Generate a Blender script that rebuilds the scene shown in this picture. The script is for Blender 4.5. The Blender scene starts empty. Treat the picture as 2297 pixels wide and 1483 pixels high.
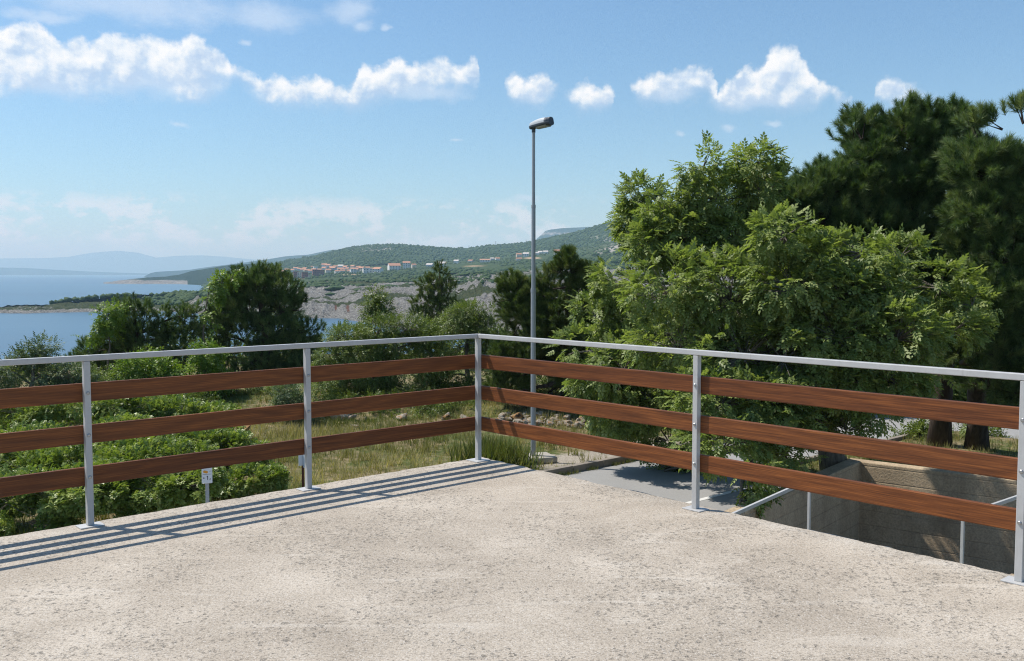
import bpy, math, random
import numpy as np
from mathutils import Vector, Matrix, Euler

rng = np.random.default_rng(7)
random.seed(7)
S = bpy.context.scene
COL = S.collection
PI = math.pi

# ------------------------------------------------------------------ survey
# camera survey of the place: eye 1.62 m above the terrace floor (z = 0), looking along +Y, 3.41 deg down
W0, H0 = 2297.0, 1483.0
CX, CY, F = W0 / 2, H0 / 2, 2158.0
HOR = 613.0
PITCH = math.atan((CY - HOR) / F)
EYE = 1.62
SEA = -24.0
GZ = -2.72          # verge beside the parking area
AZ = -2.85          # asphalt
CP, SP = math.cos(PITCH), math.sin(PITCH)

def aty(u, v, y):
    a = (np.asarray(u, float) - CX) / F; b = (CY - np.asarray(v, float)) / F
    ry = CP + b * SP; rz = -SP + b * CP
    return np.stack(np.broadcast_arrays(a * y / ry, np.asarray(y, float), EYE + rz * y / ry), -1)
def onz(u, v, z):
    a = (np.asarray(u, float) - CX) / F; b = (CY - np.asarray(v, float)) / F
    ry = CP + b * SP; rz = -SP + b * CP
    k = (z - EYE) / rz
    return np.stack(np.broadcast_arrays(a * k, ry * k, EYE + rz * k), -1)
def proj(P):
    P = np.asarray(P, float); x = P[..., 0]; y = P[..., 1]; z = P[..., 2] - EYE
    d = y * CP - z * SP; h = y * SP + z * CP
    return CX + F * x / d, CY - F * h / d
# building axes: e1 runs away along the left railing, e2 along the right railing
CORNER = np.array([-0.2917, 8.2568])
E1 = np.array([0.7444, 0.6677]); E2 = np.array([0.6677, -0.7444])
YAW1 = math.atan2(E1[1], E1[0]); YAW2 = math.atan2(E2[1], E2[0])
def st(s, t, z=0.0):
    p = CORNER + s * E1 + t * E2
    return Vector((p[0], p[1], z))
SUN_EL = math.radians(56.7)
SUN_H = np.array([-0.952, 0.306])

# ------------------------------------------------------------------ object helpers
def link(o, parent=None):
    COL.objects.link(o)
    if parent is not None: o.parent = parent
    return o
def tag(o, label=None, cat=None, group=None, kind=None):
    if label: o['label'] = label
    if cat: o['category'] = cat
    if group: o['group'] = group
    if kind: o['kind'] = kind
    return o
def thing(name, loc, label, cat, group=None, rz=0.0):
    o = bpy.data.objects.new(name, None); o.empty_display_size = 0.2
    o.location = loc; o.rotation_euler = (0, 0, rz)
    link(o); return tag(o, label, cat, group)
class MB:
    def __init__(s): s.v = []; s.f = []; s.m = []; s.cur = 0
    def add(s, vs, fs, mi=None):
        o = len(s.v); s.v += [tuple(map(float, p)) for p in vs]
        for f in fs: s.f.append(tuple(i + o for i in f)); s.m.append(s.cur if mi is None else mi)
    def box(s, c, d, rz=0.0, mi=None):
        x, y, z = (k / 2 for k in d); ca, sa = math.cos(rz), math.sin(rz); vs = []
        for a, b, e in ((-1,-1,-1),(1,-1,-1),(1,1,-1),(-1,1,-1),(-1,-1,1),(1,-1,1),(1,1,1),(-1,1,1)):
            px, py = a * x, b * y
            vs.append((c[0] + px * ca - py * sa, c[1] + px * sa + py * ca, c[2] + e * z))
        s.add(vs, [(0,3,2,1),(4,5,6,7),(0,1,5,4),(1,2,6,5),(2,3,7,6),(3,0,4,7)], mi)
    def tube(s, pts, rad, n=6, cap=True, mi=None):
        pts = [Vector(p) for p in pts]; vs = []; fs = []
        for i, p in enumerate(pts):
            d = (pts[min(i + 1, len(pts) - 1)] - pts[max(i - 1, 0)]).normalized()
            a = d.cross(Vector((0.31, 0.17, 0.94)) if abs(d.z) < 0.9 else Vector((1, 0.1, 0))).normalized(); b = d.cross(a)
            r = rad[i] if hasattr(rad, '__len__') else rad
            for k in range(n):
                t = 2 * PI * k / n; vs.append(p + (a * math.cos(t) + b * math.sin(t)) * r)
        for i in range(len(pts) - 1):
            for k in range(n):
                k2 = (k + 1) % n; fs.append((i * n + k, i * n + k2, (i + 1) * n + k2, (i + 1) * n + k))
        if cap: fs.append(tuple(range(n - 1, -1, -1))); fs.append(tuple((len(pts) - 1) * n + k for k in range(n)))
        s.add(vs, fs, mi)
    def build(s, name, mats, parent=None, smooth=False, bevel=0.0, loc=None, rot=None):
        me = bpy.data.meshes.new(name); me.from_pydata(s.v, [], s.f)
        mats = mats if isinstance(mats, (list, tuple)) else [mats]
        for m in mats: me.materials.append(m)
        if len(mats) > 1: me.polygons.foreach_set('material_index', s.m)
        if smooth: me.polygons.foreach_set('use_smooth', [True] * len(s.f))
        me.update()
        o = bpy.data.objects.new(name, me); link(o, parent)
        if loc is not None: o.location = loc
        if rot is not None: o.rotation_euler = rot
        if bevel:
            b = o.modifiers.new('bevel', 'BEVEL'); b.width = bevel; b.segments = 2; b.limit_method = 'ANGLE'
        return o
def np_mesh(name, V, Fc, mat, parent=None, tint=None, smooth=False, vattr=None):
    """V (N,3), Fc (M,k) -> one mesh object; tint = one random number per face"""
    me = bpy.data.meshes.new(name); V = np.ascontiguousarray(V, np.float32); Fc = np.ascontiguousarray(Fc, np.int32)
    n, k = Fc.shape
    me.vertices.add(len(V)); me.vertices.foreach_set('co', V.ravel())
    me.loops.add(n * k); me.loops.foreach_set('vertex_index', Fc.ravel())
    me.polygons.add(n); me.polygons.foreach_set('loop_start', np.arange(n, dtype=np.int32) * k)
    try: me.polygons.foreach_set('loop_total', np.full(n, k, np.int32))
    except Exception: pass
    if smooth: me.polygons.foreach_set('use_smooth', np.ones(n, bool))
    me.update(calc_edges=True)
    if tint is not None:
        a = me.attributes.new('tint', 'FLOAT', 'FACE'); a.data.foreach_set('value', np.ascontiguousarray(tint, np.float32))
    for nm, arr in (vattr or {}).items():
        a = me.attributes.new(nm, 'FLOAT', 'POINT'); a.data.foreach_set('value', np.ascontiguousarray(arr, np.float32))
    me.materials.append(mat)
    o = bpy.data.objects.new(name, me); link(o, parent); return o
def dup(root, loc, rz, label=None, group=None, scale=None):
    r = root.copy(); COL.objects.link(r); r.location = loc; r.rotation_euler = (0, 0, rz)
    if scale is not None: r.scale = scale
    if label: r['label'] = label
    if group: r['group'] = group
    for ch in root.children:
        c = ch.copy(); COL.objects.link(c); c.parent = r
        for g in ch.children:
            d = g.copy(); COL.objects.link(d); d.parent = c
    return r

# ------------------------------------------------------------------ numpy noise
def _h(i, j, k, seed):
    n = (i * 374761393 + j * 668265263 + k * 2147483647 * 3 + seed * 974711) & 0xffffffff
    n = ((n ^ (n >> 13)) * 1274126177) & 0xffffffff
    return ((n ^ (n >> 16)) & 0xffff) / 65535.0
def vnoise(P, seed=0):
    P = np.asarray(P, float); I = np.floor(P).astype(np.int64); f = P - I; f = f * f * (3 - 2 * f)
    r = 0
    for a in (0, 1):
        for b in (0, 1):
            for c in (0, 1):
                w = (f[..., 0] if a else 1 - f[..., 0]) * (f[..., 1] if b else 1 - f[..., 1]) * (f[..., 2] if c else 1 - f[..., 2])
                r = r + w * _h(I[..., 0] + a, I[..., 1] + b, I[..., 2] + c, seed)
    return r
def fbm(P, octv=4, seed=0):
    P = np.asarray(P, float); r = 0; a = 0.5; t = 0
    for o in range(octv): r = r + a * vnoise(P, seed + o); t += a; a *= 0.5; P = P * 2.03 + 7.1
    return r / t

# ------------------------------------------------------------------ materials
class NT:
    def __init__(s, mat_or_world):
        mat_or_world.use_nodes = True; s.t = mat_or_world.node_tree; s.t.nodes.clear()
    def n(s, typ, _in=None, **kw):
        nd = s.t.nodes.new(typ)
        for k, v in kw.items(): setattr(nd, k, v)
        for k, v in (_in or {}).items():
            if isinstance(v, bpy.types.NodeSocket): s.t.links.new(v, nd.inputs[k])
            else: nd.inputs[k].default_value = v
        return nd
    def l(s, a, b): s.t.links.new(a, b)
    def math(s, op, a, b=None, c=None, clamp=False):
        nd = s.t.nodes.new('ShaderNodeMath'); nd.operation = op; nd.use_clamp = clamp
        for i, x in enumerate((a, b, c)):
            if x is None: continue
            if isinstance(x, bpy.types.NodeSocket): s.t.links.new(x, nd.inputs[i])
            else: nd.inputs[i].default_value = x
        return nd.outputs[0]
    def ramp(s, fac, stops, interp='LINEAR'):
        nd = s.t.nodes.new('ShaderNodeValToRGB'); cr = nd.color_ramp; cr.interpolation = interp
        while len(cr.elements) < len(stops): cr.elements.new(0.5)
        for e, (p, c) in zip(cr.elements, stops):
            e.position = p; e.color = (c[0], c[1], c[2], 1) if hasattr(c, '__len__') else (c, c, c, 1)
        s.l(fac, nd.inputs[0]); return nd.outputs[0]
    def mix(s, fac, a, b, mode='MIX'):
        nd = s.t.nodes.new('ShaderNodeMix'); nd.data_type = 'RGBA'; nd.blend_type = mode
        for i, x in ((0, fac), (6, a), (7, b)):
            if isinstance(x, bpy.types.NodeSocket): s.t.links.new(x, nd.inputs[i])
            else: nd.inputs[i].default_value = (x if i == 0 else (*x, 1) if len(x) == 3 else x)
        return nd.outputs[2]
    def noise(s, vec, scale, detail=4, rough=0.55, dist=0.0, out='Fac'):
        return s.n('ShaderNodeTexNoise', {'Vector': vec, 'Scale': scale, 'Detail': detail, 'Roughness': rough, 'Distortion': dist}).outputs[out]
    def mapping(s, vec, scale=(1, 1, 1), loc=(0, 0, 0), rot=(0, 0, 0)):
        return s.n('ShaderNodeMapping', {'Vector': vec, 'Scale': scale, 'Location': loc, 'Rotation': rot}).outputs[0]
    def coord(s, k='Object'): return s.n('ShaderNodeTexCoord').outputs[k]
    def geo(s): return s.n('ShaderNodeNewGeometry').outputs['Position']
    def attr(s, name): return s.n('ShaderNodeAttribute', attribute_name=name).outputs['Fac']
    def bump(s, h, strength=0.4, dist=0.01):
        return s.n('ShaderNodeBump', {'Height': h, 'Strength': strength, 'Distance': dist}).outputs[0]
    def out(s, sh, k='Surface'):
        o = s.t.nodes.get('OUT') or s.n('ShaderNodeOutputMaterial', name='OUT'); s.l(sh, o.inputs[k])
    def pbr(s, col, rough=0.6, metal=0.0, spec=0.5, normal=None, coat=0.0):
        i = {'Base Color': col if isinstance(col, bpy.types.NodeSocket) else (*col, 1), 'Roughness': rough, 'Metallic': metal, 'Specular IOR Level': spec, 'Coat Weight': coat}
        if normal is not None: i['Normal'] = normal
        return s.n('ShaderNodeBsdfPrincipled', i).outputs[0]
def newmat(name):
    m = bpy.data.materials.new(name); return m, NT(m)

def m_plain(name, col, rough=0.6, metal=0.0, var=0.12, scale=8.0, bump=0.0):
    m, t = newmat(name); p = t.coord()
    n = t.noise(p, scale, 5, 0.6)
    c = t.mix(n, tuple(k * (1 - var) for k in col), tuple(min(1, k * (1 + var)) for k in col))
    nm = t.bump(t.noise(p, scale * 12, 3), bump, 0.004) if bump else None
    t.out(t.pbr(c, rough, metal, 0.5, nm)); return m

def m_leaf(name, dark, mid, light, rough=0.45, trans=0.3, spec=0.4):
    m, t = newmat(name)
    a = t.attr('tint'); big = t.noise(t.geo(), 0.9, 2)
    f = t.math('ADD', t.math('MULTIPLY', a, 0.75), t.math('MULTIPLY', big, 0.35))
    c = t.ramp(f, [(0.12, dark), (0.5, mid), (0.95, light)])
    b = t.pbr(c, rough, 0, spec)
    tr = t.n('ShaderNodeBsdfTranslucent', {'Color': t.mix(1.0, c, (1.25, 1.35, 0.55), 'MULTIPLY')}).outputs[0]
    t.out(t.n('ShaderNodeMixShader', {0: trans, 1: b, 2: tr}).outputs[0]); return m

def m_bark(name, a, b):
    m, t = newmat(name); p = t.geo()
    n = t.noise(t.mapping(p, (9, 9, 1.6)), 1.6, 6, 0.65)
    t.out(t.pbr(t.ramp(n, [(0.3, a), (0.7, b)]), 0.9, 0, 0.2, t.bump(n, 0.9, 0.03))); return m

def m_concrete():
    m, t = newmat('terrace_concrete'); p = t.geo()
    big = t.noise(p, 0.55, 3, 0.5); mid = t.noise(t.mapping(p, (1, 1, 1), (3.3, 1.7, 0)), 2.2, 5, 0.6, 0.4)
    patch = t.math('ADD', t.math('MULTIPLY', big, 0.55), t.math('MULTIPLY', mid, 0.5))
    base = t.ramp(patch, [(0.35, (0.385, 0.330, 0.262)), (0.50, (0.475, 0.412, 0.330)), (0.66, (0.59, 0.52, 0.425))])
    fine = t.noise(p, 95, 4, 0.7); grit = t.noise(p, 260, 2, 0.6)
    base = t.mix(t.ramp(t.math('ADD', t.math('MULTIPLY', fine, 0.7), t.math('MULTIPLY', t.noise(p, 42, 3, 0.65), 0.3)), [(0.38, 0.0), (0.52, 1.0)]), t.mix(1.0, base, (0.47, 0.46, 0.45), 'MULTIPLY'), base)
    arcs = t.ramp(t.noise(t.mapping(p, (0.5, 2.6, 1), rot=(0, 0, 0.5)), 1.5, 3, 0.5, 1.2), [(0.60, 0.0), (0.68, 1.0)])
    base = t.mix(t.math('MULTIPLY', arcs, 0.30), base, (0.66, 0.60, 0.51))
    cw = t.mix(0.12, p, t.noise(p, 3.0, 4, 0.6, out='Color')); ce = t.n('ShaderNodeTexVoronoi', {'Vector': cw, 'Scale': 0.42}, feature='DISTANCE_TO_EDGE').outputs['Distance']
    crack = t.math('MULTIPLY', t.ramp(ce, [(0.0, 1.0), (0.0035, 0.0)]), t.ramp(t.noise(p, 0.8, 2), [(0.52, 0.0), (0.60, 1.0)]))
    base = t.mix(t.math('MULTIPLY', crack, 0.45), base, (0.16, 0.14, 0.12))
    # exposed pale chips
    chips = t.n('ShaderNodeTexVoronoi', {'Vector': p, 'Scale': 120.0}); sep = t.n('ShaderNodeSeparateColor', {'Color': chips.outputs['Color']}).outputs
    chip = t.math('MULTIPLY', t.math('GREATER_THAN', sep[0], 0.82), t.math('LESS_THAN', chips.outputs['Distance'], 0.45))
    base = t.mix(t.math('MULTIPLY', chip, 0.45), base, (0.70, 0.665, 0.61))
    # dark pits in worn patches
    pv = t.n('ShaderNodeTexVoronoi', {'Vector': t.mix(0.10, p, t.noise(p, 17, 4, 0.7, out='Color')), 'Scale': 38.0})
    psep = t.n('ShaderNodeSeparateColor', {'Color': pv.outputs['Color']}).outputs
    worn = t.ramp(t.noise(t.mapping(p, (1, 1, 1), (9.1, 4.2, 0)), 1.15, 4, 0.6), [(0.42, 0.02), (0.60, 0.85)])
    pit = t.math('MULTIPLY', t.math('LESS_THAN', psep[1], worn), t.ramp(pv.outputs['Distance'], [(0.20, 1.0), (0.52, 0.0)]))
    pit = t.math('MULTIPLY', pit, t.ramp(t.noise(p, 40, 2), [(0.35, 0.0), (0.6, 1.0)]))
    base = t.mix(t.math('MULTIPLY', pit, 0.75), base, (0.13, 0.118, 0.10))
    h = t.math('SUBTRACT', t.math('ADD', t.math('MULTIPLY', fine, 0.9), t.math('MULTIPLY', grit, 0.5)), t.math('MULTIPLY', pit, 0.9))
    h = t.math('ADD', h, t.math('MULTIPLY', mid, 1.6))
    t.out(t.pbr(base, 0.88, 0, 0.25, t.bump(h, 0.75, 0.007))); return m

def m_wood():
    m, t = newmat('stained_wood'); p = t.coord()
    oi = t.n('ShaderNodeObjectInfo').outputs['Random']
    off = t.n('ShaderNodeCombineXYZ', {0: t.math('MULTIPLY', oi, 37.0), 1: t.math('MULTIPLY', oi, 3.0), 2: t.math('MULTIPLY', oi, 5.0)}).outputs[0]
    q = t.n('ShaderNodeVectorMath', {0: p, 1: off}, operation='ADD').outputs[0]
    warp = t.noise(t.mapping(q, (0.8, 1.2, 2.0)), 1.3, 2, 0.5)
    zz = t.n('ShaderNodeSeparateXYZ', {0: q}).outputs
    rings = t.math('SINE', t.math('ADD', t.math('MULTIPLY', zz[2], 95.0), t.math('MULTIPLY', warp, 30.0)))
    fib = t.noise(t.mapping(q, (1.2, 60, 60)), 3.0, 5, 0.65)
    f = t.math('ADD', t.math('MULTIPLY', rings, 0.035), t.math('ADD', t.math('MULTIPLY', fib, 0.80), t.math('MULTIPLY', t.noise(t.mapping(q, (0.7, 7, 7)), 1.6, 3, 0.6), 0.22)))
    c = t.ramp(f, [(0.30, (0.055, 0.018, 0.006)), (0.52, (0.165, 0.054, 0.016)), (0.74, (0.34, 0.118, 0.030))])
    worn = t.ramp(t.noise(t.mapping(q, (3.0, 30, 30)), 2.4, 4, 0.7), [(0.70, 0.0), (0.78, 1.0)])
    c = t.mix(t.math('MULTIPLY', worn, 0.5), c, (0.30, 0.155, 0.07))
    c = t.mix(1.0, c, t.ramp(oi, [(0.0, (0.85, 0.82, 0.85)), (0.5, (1.0, 1.0, 1.0)), (1.0, (1.12, 1.02, 0.85))]), 'MULTIPLY')
    t.out(t.pbr(c, t.ramp(fib, [(0.3, 0.48), (0.7, 0.62)]), 0, 0.3, t.bump(f, 0.25, 0.002))); return m

def m_galv(name, col, rough=0.42, metal=0.55):
    m, t = newmat(name); p = t.geo()
    n = t.noise(p, 14, 5, 0.65); s = t.noise(t.mapping(p, (30, 30, 3)), 2.0, 3)
    c = t.mix(n, tuple(k * 0.82 for k in col), tuple(min(1, k * 1.1) for k in col))
    c = t.mix(t.ramp(s, [(0.62, 0.0), (0.8, 0.35)]), c, (0.30, 0.27, 0.23))
    t.out(t.pbr(c, t.ramp(n, [(0.3, rough - 0.08), (0.7, rough + 0.12)]), metal, 0.5)); return m

def m_sea():
    m, t = newmat('sea_water'); p = t.geo()
    d = t.noise(t.mapping(p, (1, 0.55, 1)), 0.35, 4, 0.6)
    d2 = t.noise(t.mapping(p, (1, 0.4, 1)), 0.035, 4, 0.6)
    h = t.math('ADD', d, t.math('MULTIPLY', d2, 2.5))
    band = t.noise(t.mapping(p, (0.0006, 0.004, 1)), 1.0, 3, 0.5)
    c = t.ramp(band, [(0.35, (0.022, 0.085, 0.15)), (0.7, (0.035, 0.115, 0.185))])
    t.out(t.pbr(c, 0.30, 0, 0.5, t.bump(h, 0.35, 0.35))); return m

def m_terrain(name, scrub1, scrub2, rock1, rock2, soil, sc=1.0, bump=1.0, rockbump=1.0):
    """far hills: attribute 'rock' is bare stone against scrub, 'soil' is bare red earth"""
    m, t = newmat(name); p = t.geo()
    n1 = t.noise(p, 0.085 * sc, 6, 0.7); n2 = t.noise(p, 0.42 * sc, 4, 0.7); n3 = t.noise(p, 0.012 * sc, 3)
    vo = t.n('ShaderNodeTexVoronoi', {'Vector': p, 'Scale': 0.16 * sc}).outputs['Distance']
    scr = t.ramp(t.math('ADD', t.math('MULTIPLY', n1, 0.6), t.math('MULTIPLY', vo, 0.35)), [(0.28, scrub1), (0.62, scrub2)])
    rk = t.ramp(t.math('ADD', t.math('MULTIPLY', n2, 0.45), t.math('ADD', t.math('MULTIPLY', n1, 0.25), t.math('MULTIPLY', t.noise(t.mapping(p, (0.5, 0.22, 1.6), rot=(0.0, 0.35, 0.3)), 0.45 * sc, 4, 0.65), 0.30))), [(0.41, rock1), (0.57, rock2)])
    mask = t.math('ADD', t.attr('rock'), t.math('MULTIPLY', t.math('SUBTRACT', n1, 0.5), 1.5))
    c = t.mix(t.ramp(mask, [(0.42, 0.0), (0.58, 1.0)]), scr, rk)
    sm = t.math('ADD', t.attr('soil'), t.math('MULTIPLY', t.math('SUBTRACT', n2, 0.5), 0.9))
    c = t.mix(t.ramp(sm, [(0.45, 0.0), (0.6, 1.0)]), c, soil)
    h = t.math('ADD', t.math('MULTIPLY', n2, 1.0 * rockbump), t.math('MULTIPLY', n1, 2.0))
    t.out(t.pbr(c, 0.95, 0, 0.1, t.bump(h, 0.9, bump))); return m

def m_ground():
    m, t = newmat('dry_verge'); p = t.geo()
    a = t.noise(p, 0.5, 4, 0.6); b = t.noise(p, 5.0, 5, 0.7); g = t.noise(p, 38, 3, 0.6)
    straw = t.mix(b, (0.20, 0.145, 0.075), (0.36, 0.29, 0.17)); green = t.mix(b, (0.05, 0.075, 0.018), (0.13, 0.15, 0.045))
    c = t.mix(t.ramp(t.math('ADD', a, t.math('MULTIPLY', t.math('SUBTRACT', b, 0.5), 0.6)), [(0.42, 0.0), (0.6, 1.0)]), green, straw)
    grav = t.attr('gravel')
    gc = t.ramp(g, [(0.3, (0.22, 0.185, 0.14)), (0.6, (0.46, 0.41, 0.34))])
    c = t.mix(t.ramp(t.math('ADD', grav, t.math('MULTIPLY', t.math('SUBTRACT', b, 0.5), 0.8)), [(0.4, 0.0), (0.6, 1.0)]), c, gc)
    t.out(t.pbr(c, 0.95, 0, 0.15, t.bump(t.math('ADD', g, b), 0.9, 0.03))); return m

def m_asphalt():
    m, t = newmat('worn_asphalt'); p = t.geo()
    g = t.noise(p, 90, 3, 0.7); a = t.noise(p, 0.7, 5, 0.65)
    c = t.mix(a, (0.29, 0.285, 0.275), (0.40, 0.395, 0.38)); c = t.mix(t.ramp(g, [(0.35, 0.0), (0.6, 1.0)]), t.mix(1.0, c, (0.75, 0.75, 0.75), 'MULTIPLY'), c)
    t.out(t.pbr(c, 0.9, 0, 0.2, t.bump(g, 0.5, 0.01))); return m

def m_pitwall():
    m, t = newmat('board_marked_concrete'); p = t.geo()
    z = t.n('ShaderNodeSeparateXYZ', {0: p}).outputs[2]
    board = t.math('FRACT', t.math('MULTIPLY', z, 3.1))
    line = t.ramp(board, [(0.0, 1.0), (0.06, 0.0), (0.94, 0.0), (1.0, 1.0)])
    a = t.noise(t.mapping(p, (1, 1, 0.45)), 0.9, 6, 0.65); g = t.noise(p, 25, 4, 0.7)
    c = t.ramp(a, [(0.3, (0.30, 0.22, 0.14)), (0.65, (0.62, 0.49, 0.33))])
    c = t.mix(t.ramp(g, [(0.3, 0.5), (0.6, 0.0)]), c, (0.10, 0.09, 0.075))
    c = t.mix(t.math('MULTIPLY', line, 0.22), c, (0.08, 0.072, 0.06))
    t.out(t.pbr(c, 0.92, 0, 0.15, t.bump(t.math('ADD', g, t.math('MULTIPLY', line, -0.6)), 0.6, 0.02))); return m

def m_rock(name, a, b, iron):
    m, t = newmat(name); p = t.coord()
    n = t.noise(p, 5, 6, 0.7); k = t.noise(p, 1.6, 3)
    c = t.ramp(n, [(0.3, a), (0.7, b)]); c = t.mix(t.ramp(k, [(0.5, 0.0), (0.66, 1.0)]), c, iron)
    t.out(t.pbr(c, 0.92, 0, 0.2, t.bump(n, 0.8, 0.05))); return m

M = {}
M['concrete'] = m_concrete(); M['wood'] = m_wood(); M['sea'] = m_sea(); M['ground'] = m_ground(); M['asphalt'] = m_asphalt()
M['rail'] = m_galv('brushed_steel_paint', (0.50, 0.495, 0.48), 0.5, 0.10)
M['bolt'] = m_galv('bolt_steel', (0.42, 0.42, 0.42), 0.35, 0.8)
M['pole'] = m_galv('galvanised_pole', (0.36, 0.38, 0.395), 0.5, 0.4)
M['pit'] = m_pitwall()
M['kerb'] = m_plain('kerb_concrete', (0.25, 0.215, 0.175), 0.95, 0, 0.35, 6, 0.5)
M['building'] = m_plain('building_render', (0.55, 0.52, 0.47), 0.9, 0, 0.1, 2, 0.3)
M['white_paint'] = m_plain('road_paint', (0.66, 0.65, 0.62), 0.8, 0, 0.2, 9)
M['footing'] = m_plain('footing_concrete', (0.36, 0.33, 0.28), 0.95, 0, 0.25, 7, 0.6)
M['lamp_top'] = m_plain('lamp_shell_grey', (0.50, 0.52, 0.53), 0.4, 0, 0.05)
M['lamp_dark'] = m_plain('lamp_body_dark', (0.045, 0.055, 0.07), 0.45, 0, 0.1)
M['lamp_lens'] = m_plain('lamp_glass', (0.30, 0.30, 0.27), 0.15, 0, 0.05)
M['sign_white'] = m_plain('sign_white', (0.72, 0.73, 0.74), 0.4, 0, 0.05)
M['sign_orange'] = m_plain('sign_orange', (0.75, 0.30, 0.02), 0.5, 0, 0.05)
M['sign_black'] = m_plain('sign_black', (0.03, 0.03, 0.035), 0.5, 0, 0.05)
M['rust'] = m_plain('rusty_steel', (0.15, 0.06, 0.035), 0.9, 0, 0.35, 20, 0.4)
M['ash_leaf'] = m_leaf('ash_leaf', (0.075, 0.115, 0.028), (0.205, 0.265, 0.078), (0.37, 0.42, 0.16), 0.48, 0.40, 0.35)
M['bush_leaf'] = m_leaf('small_leaf', (0.046, 0.082, 0.016), (0.128, 0.178, 0.036), (0.27, 0.31, 0.085), 0.45, 0.3, 0.4)
M['grey_leaf'] = m_leaf('grey_green_leaf', (0.06, 0.10, 0.040), (0.125, 0.175, 0.08), (0.25, 0.29, 0.155), 0.5, 0.25, 0.4)
M['bramble_leaf'] = m_leaf('bramble_leaf', (0.055, 0.098, 0.015), (0.20, 0.275, 0.050), (0.48, 0.52, 0.18), 0.42, 0.3, 0.45)
M['vine_leaf'] = m_leaf('vine_leaf', (0.075, 0.14, 0.015), (0.15, 0.235, 0.03), (0.26, 0.34, 0.06), 0.45, 0.35, 0.4)
M['needle'] = m_leaf('pine_needle', (0.036, 0.070, 0.022), (0.098, 0.160, 0.050), (0.26, 0.31, 0.12), 0.5, 0.25, 0.3)
M['needle_warm'] = m_leaf('pine_needle_warm', (0.036, 0.066, 0.016), (0.098, 0.150, 0.040), (0.25, 0.28, 0.09), 0.5, 0.22, 0.3)
M['grass'] = m_leaf('grass_blade', (0.07, 0.11, 0.02), (0.22, 0.20, 0.075), (0.50, 0.42, 0.22), 0.6, 0.3, 0.2)
M['far_leaf'] = m_leaf('far_leaf', (0.022, 0.048, 0.014), (0.045, 0.082, 0.022), (0.085, 0.125, 0.038), 0.7, 0.1, 0.15)
M['bark_pine'] = m_bark('pine_bark', (0.035, 0.026, 0.020), (0.10, 0.075, 0.058))
M['bark_ash'] = m_bark('ash_bark', (0.08, 0.07, 0.055), (0.22, 0.19, 0.15))
M['rock'] = m_rock('limestone_rock', (0.20, 0.17, 0.13), (0.48, 0.43, 0.35), (0.36, 0.19, 0.08))
M['rock_iron'] = m_rock('iron_stained_rock', (0.16, 0.085, 0.035), (0.50, 0.30, 0.13), (0.05, 0.035, 0.025))
M['headland'] = m_terrain('karst', (0.055, 0.085, 0.03), (0.14, 0.155, 0.065), (0.17, 0.158, 0.140), (0.60, 0.565, 0.505), (0.27, 0.135, 0.085), 3.0, 3.2, 1.8)
M['plain'] = m_terrain('scrub_plain', (0.028, 0.055, 0.018), (0.075, 0.105, 0.036), (0.22, 0.20, 0.17), (0.42, 0.385, 0.33), (0.42, 0.30, 0.19), 1.2, 2.0)
M['hill'] = m_terrain('wooded_hill', (0.026, 0.055, 0.018), (0.066, 0.10, 0.035), (0.20, 0.19, 0.16), (0.38, 0.36, 0.31), (0.3, 0.2, 0.12), 0.8, 4.0)
M['ridge'] = m_terrain('far_ridge', (0.018, 0.04, 0.022), (0.035, 0.06, 0.03), (0.20, 0.19, 0.17), (0.35, 0.33, 0.30), (0.3, 0.2, 0.12), 0.4, 8.0)
# ------------------------------------------------------------------ foliage machinery
def unit(a): return a / np.maximum(np.linalg.norm(a, axis=-1, keepdims=True), 1e-9)
def randdir(n, r=None):
    r = r or rng; return unit(r.normal(size=(n, 3)))
def frames(d, nn):
    x = unit(d); y = unit(np.cross(nn, x)); z = np.cross(x, y)
    return np.stack([x, y, z], -1)            # columns
def scatter(tv, tf, pos, R, sc):
    """template copied to pos with rotation R and scale sc -> V, F"""
    n = len(pos); T = len(tv)
    V = np.einsum('nij,tj->nti', R, tv) * np.reshape(sc, (-1, 1, 1)) + pos[:, None, :]
    Fc = (np.arange(n)[:, None, None] * T + tf[None]).reshape(-1, tf.shape[1])
    return V.reshape(-1, 3), Fc
def leaflet(o, ang, L, w, droop=0.15, fold=0.25, tilt=0.0):
    ca, sa = math.cos(ang), math.sin(ang); pts = []
    for (x, y, z) in ((0, 0, 0), (0.42 * L, w, fold * w), (L, 0, -droop * L), (0.42 * L, -w, fold * w)):
        pts.append((o[0] + x * ca - y * sa, o[1] + x * sa + y * ca, o[2] + z + tilt * x))
    return pts
def t_ash():
    v = []
    for x in (0.28, 0.52, 0.76):
        z = -0.2 * x * x
        for sg in (1, -1): v += leaflet((x, 0, z), sg * (1.0 - 0.25 * x), 0.40, 0.115, 0.15)
    v += leaflet((0.95, 0, -0.2), 0, 0.42, 0.12, 0.2)
    v = np.array(v); return v, np.arange(len(v)).reshape(-1, 4)
def t_sprig(n=8, L=0.3, w=0.10):
    v = []
    for i in range(n):
        x = 0.12 + 0.88 * i / n; a = (0.95 if i % 2 else -0.95) + (i * 37 % 7 - 3) * 0.09
        v += leaflet((x, 0, 0.04 * ((i * 53) % 5 - 2)), a, L * (1.1 - 0.35 * x), w, 0.1, 0.3, 0.5 * ((i * 29) % 7 - 3) / 3)
    v += leaflet((1, 0, 0), 0, L * 0.8, w * 0.8)
    v = np.array(v); return v, np.arange(len(v)).reshape(-1, 4)
def t_bramble():
    v = []
    for (ox, oy, a0) in ((0.2, 0, 0.9), (0.5, 0.05, -0.9), (0.85, 0, 0.1)):
        for da in (-1.15, 0, 1.15): v += leaflet((ox, oy, 0.05 * da), a0 + da, 0.36, 0.14, 0.12, 0.2)
    v = np.array(v); return v, np.arange(len(v)).reshape(-1, 4)
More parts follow.
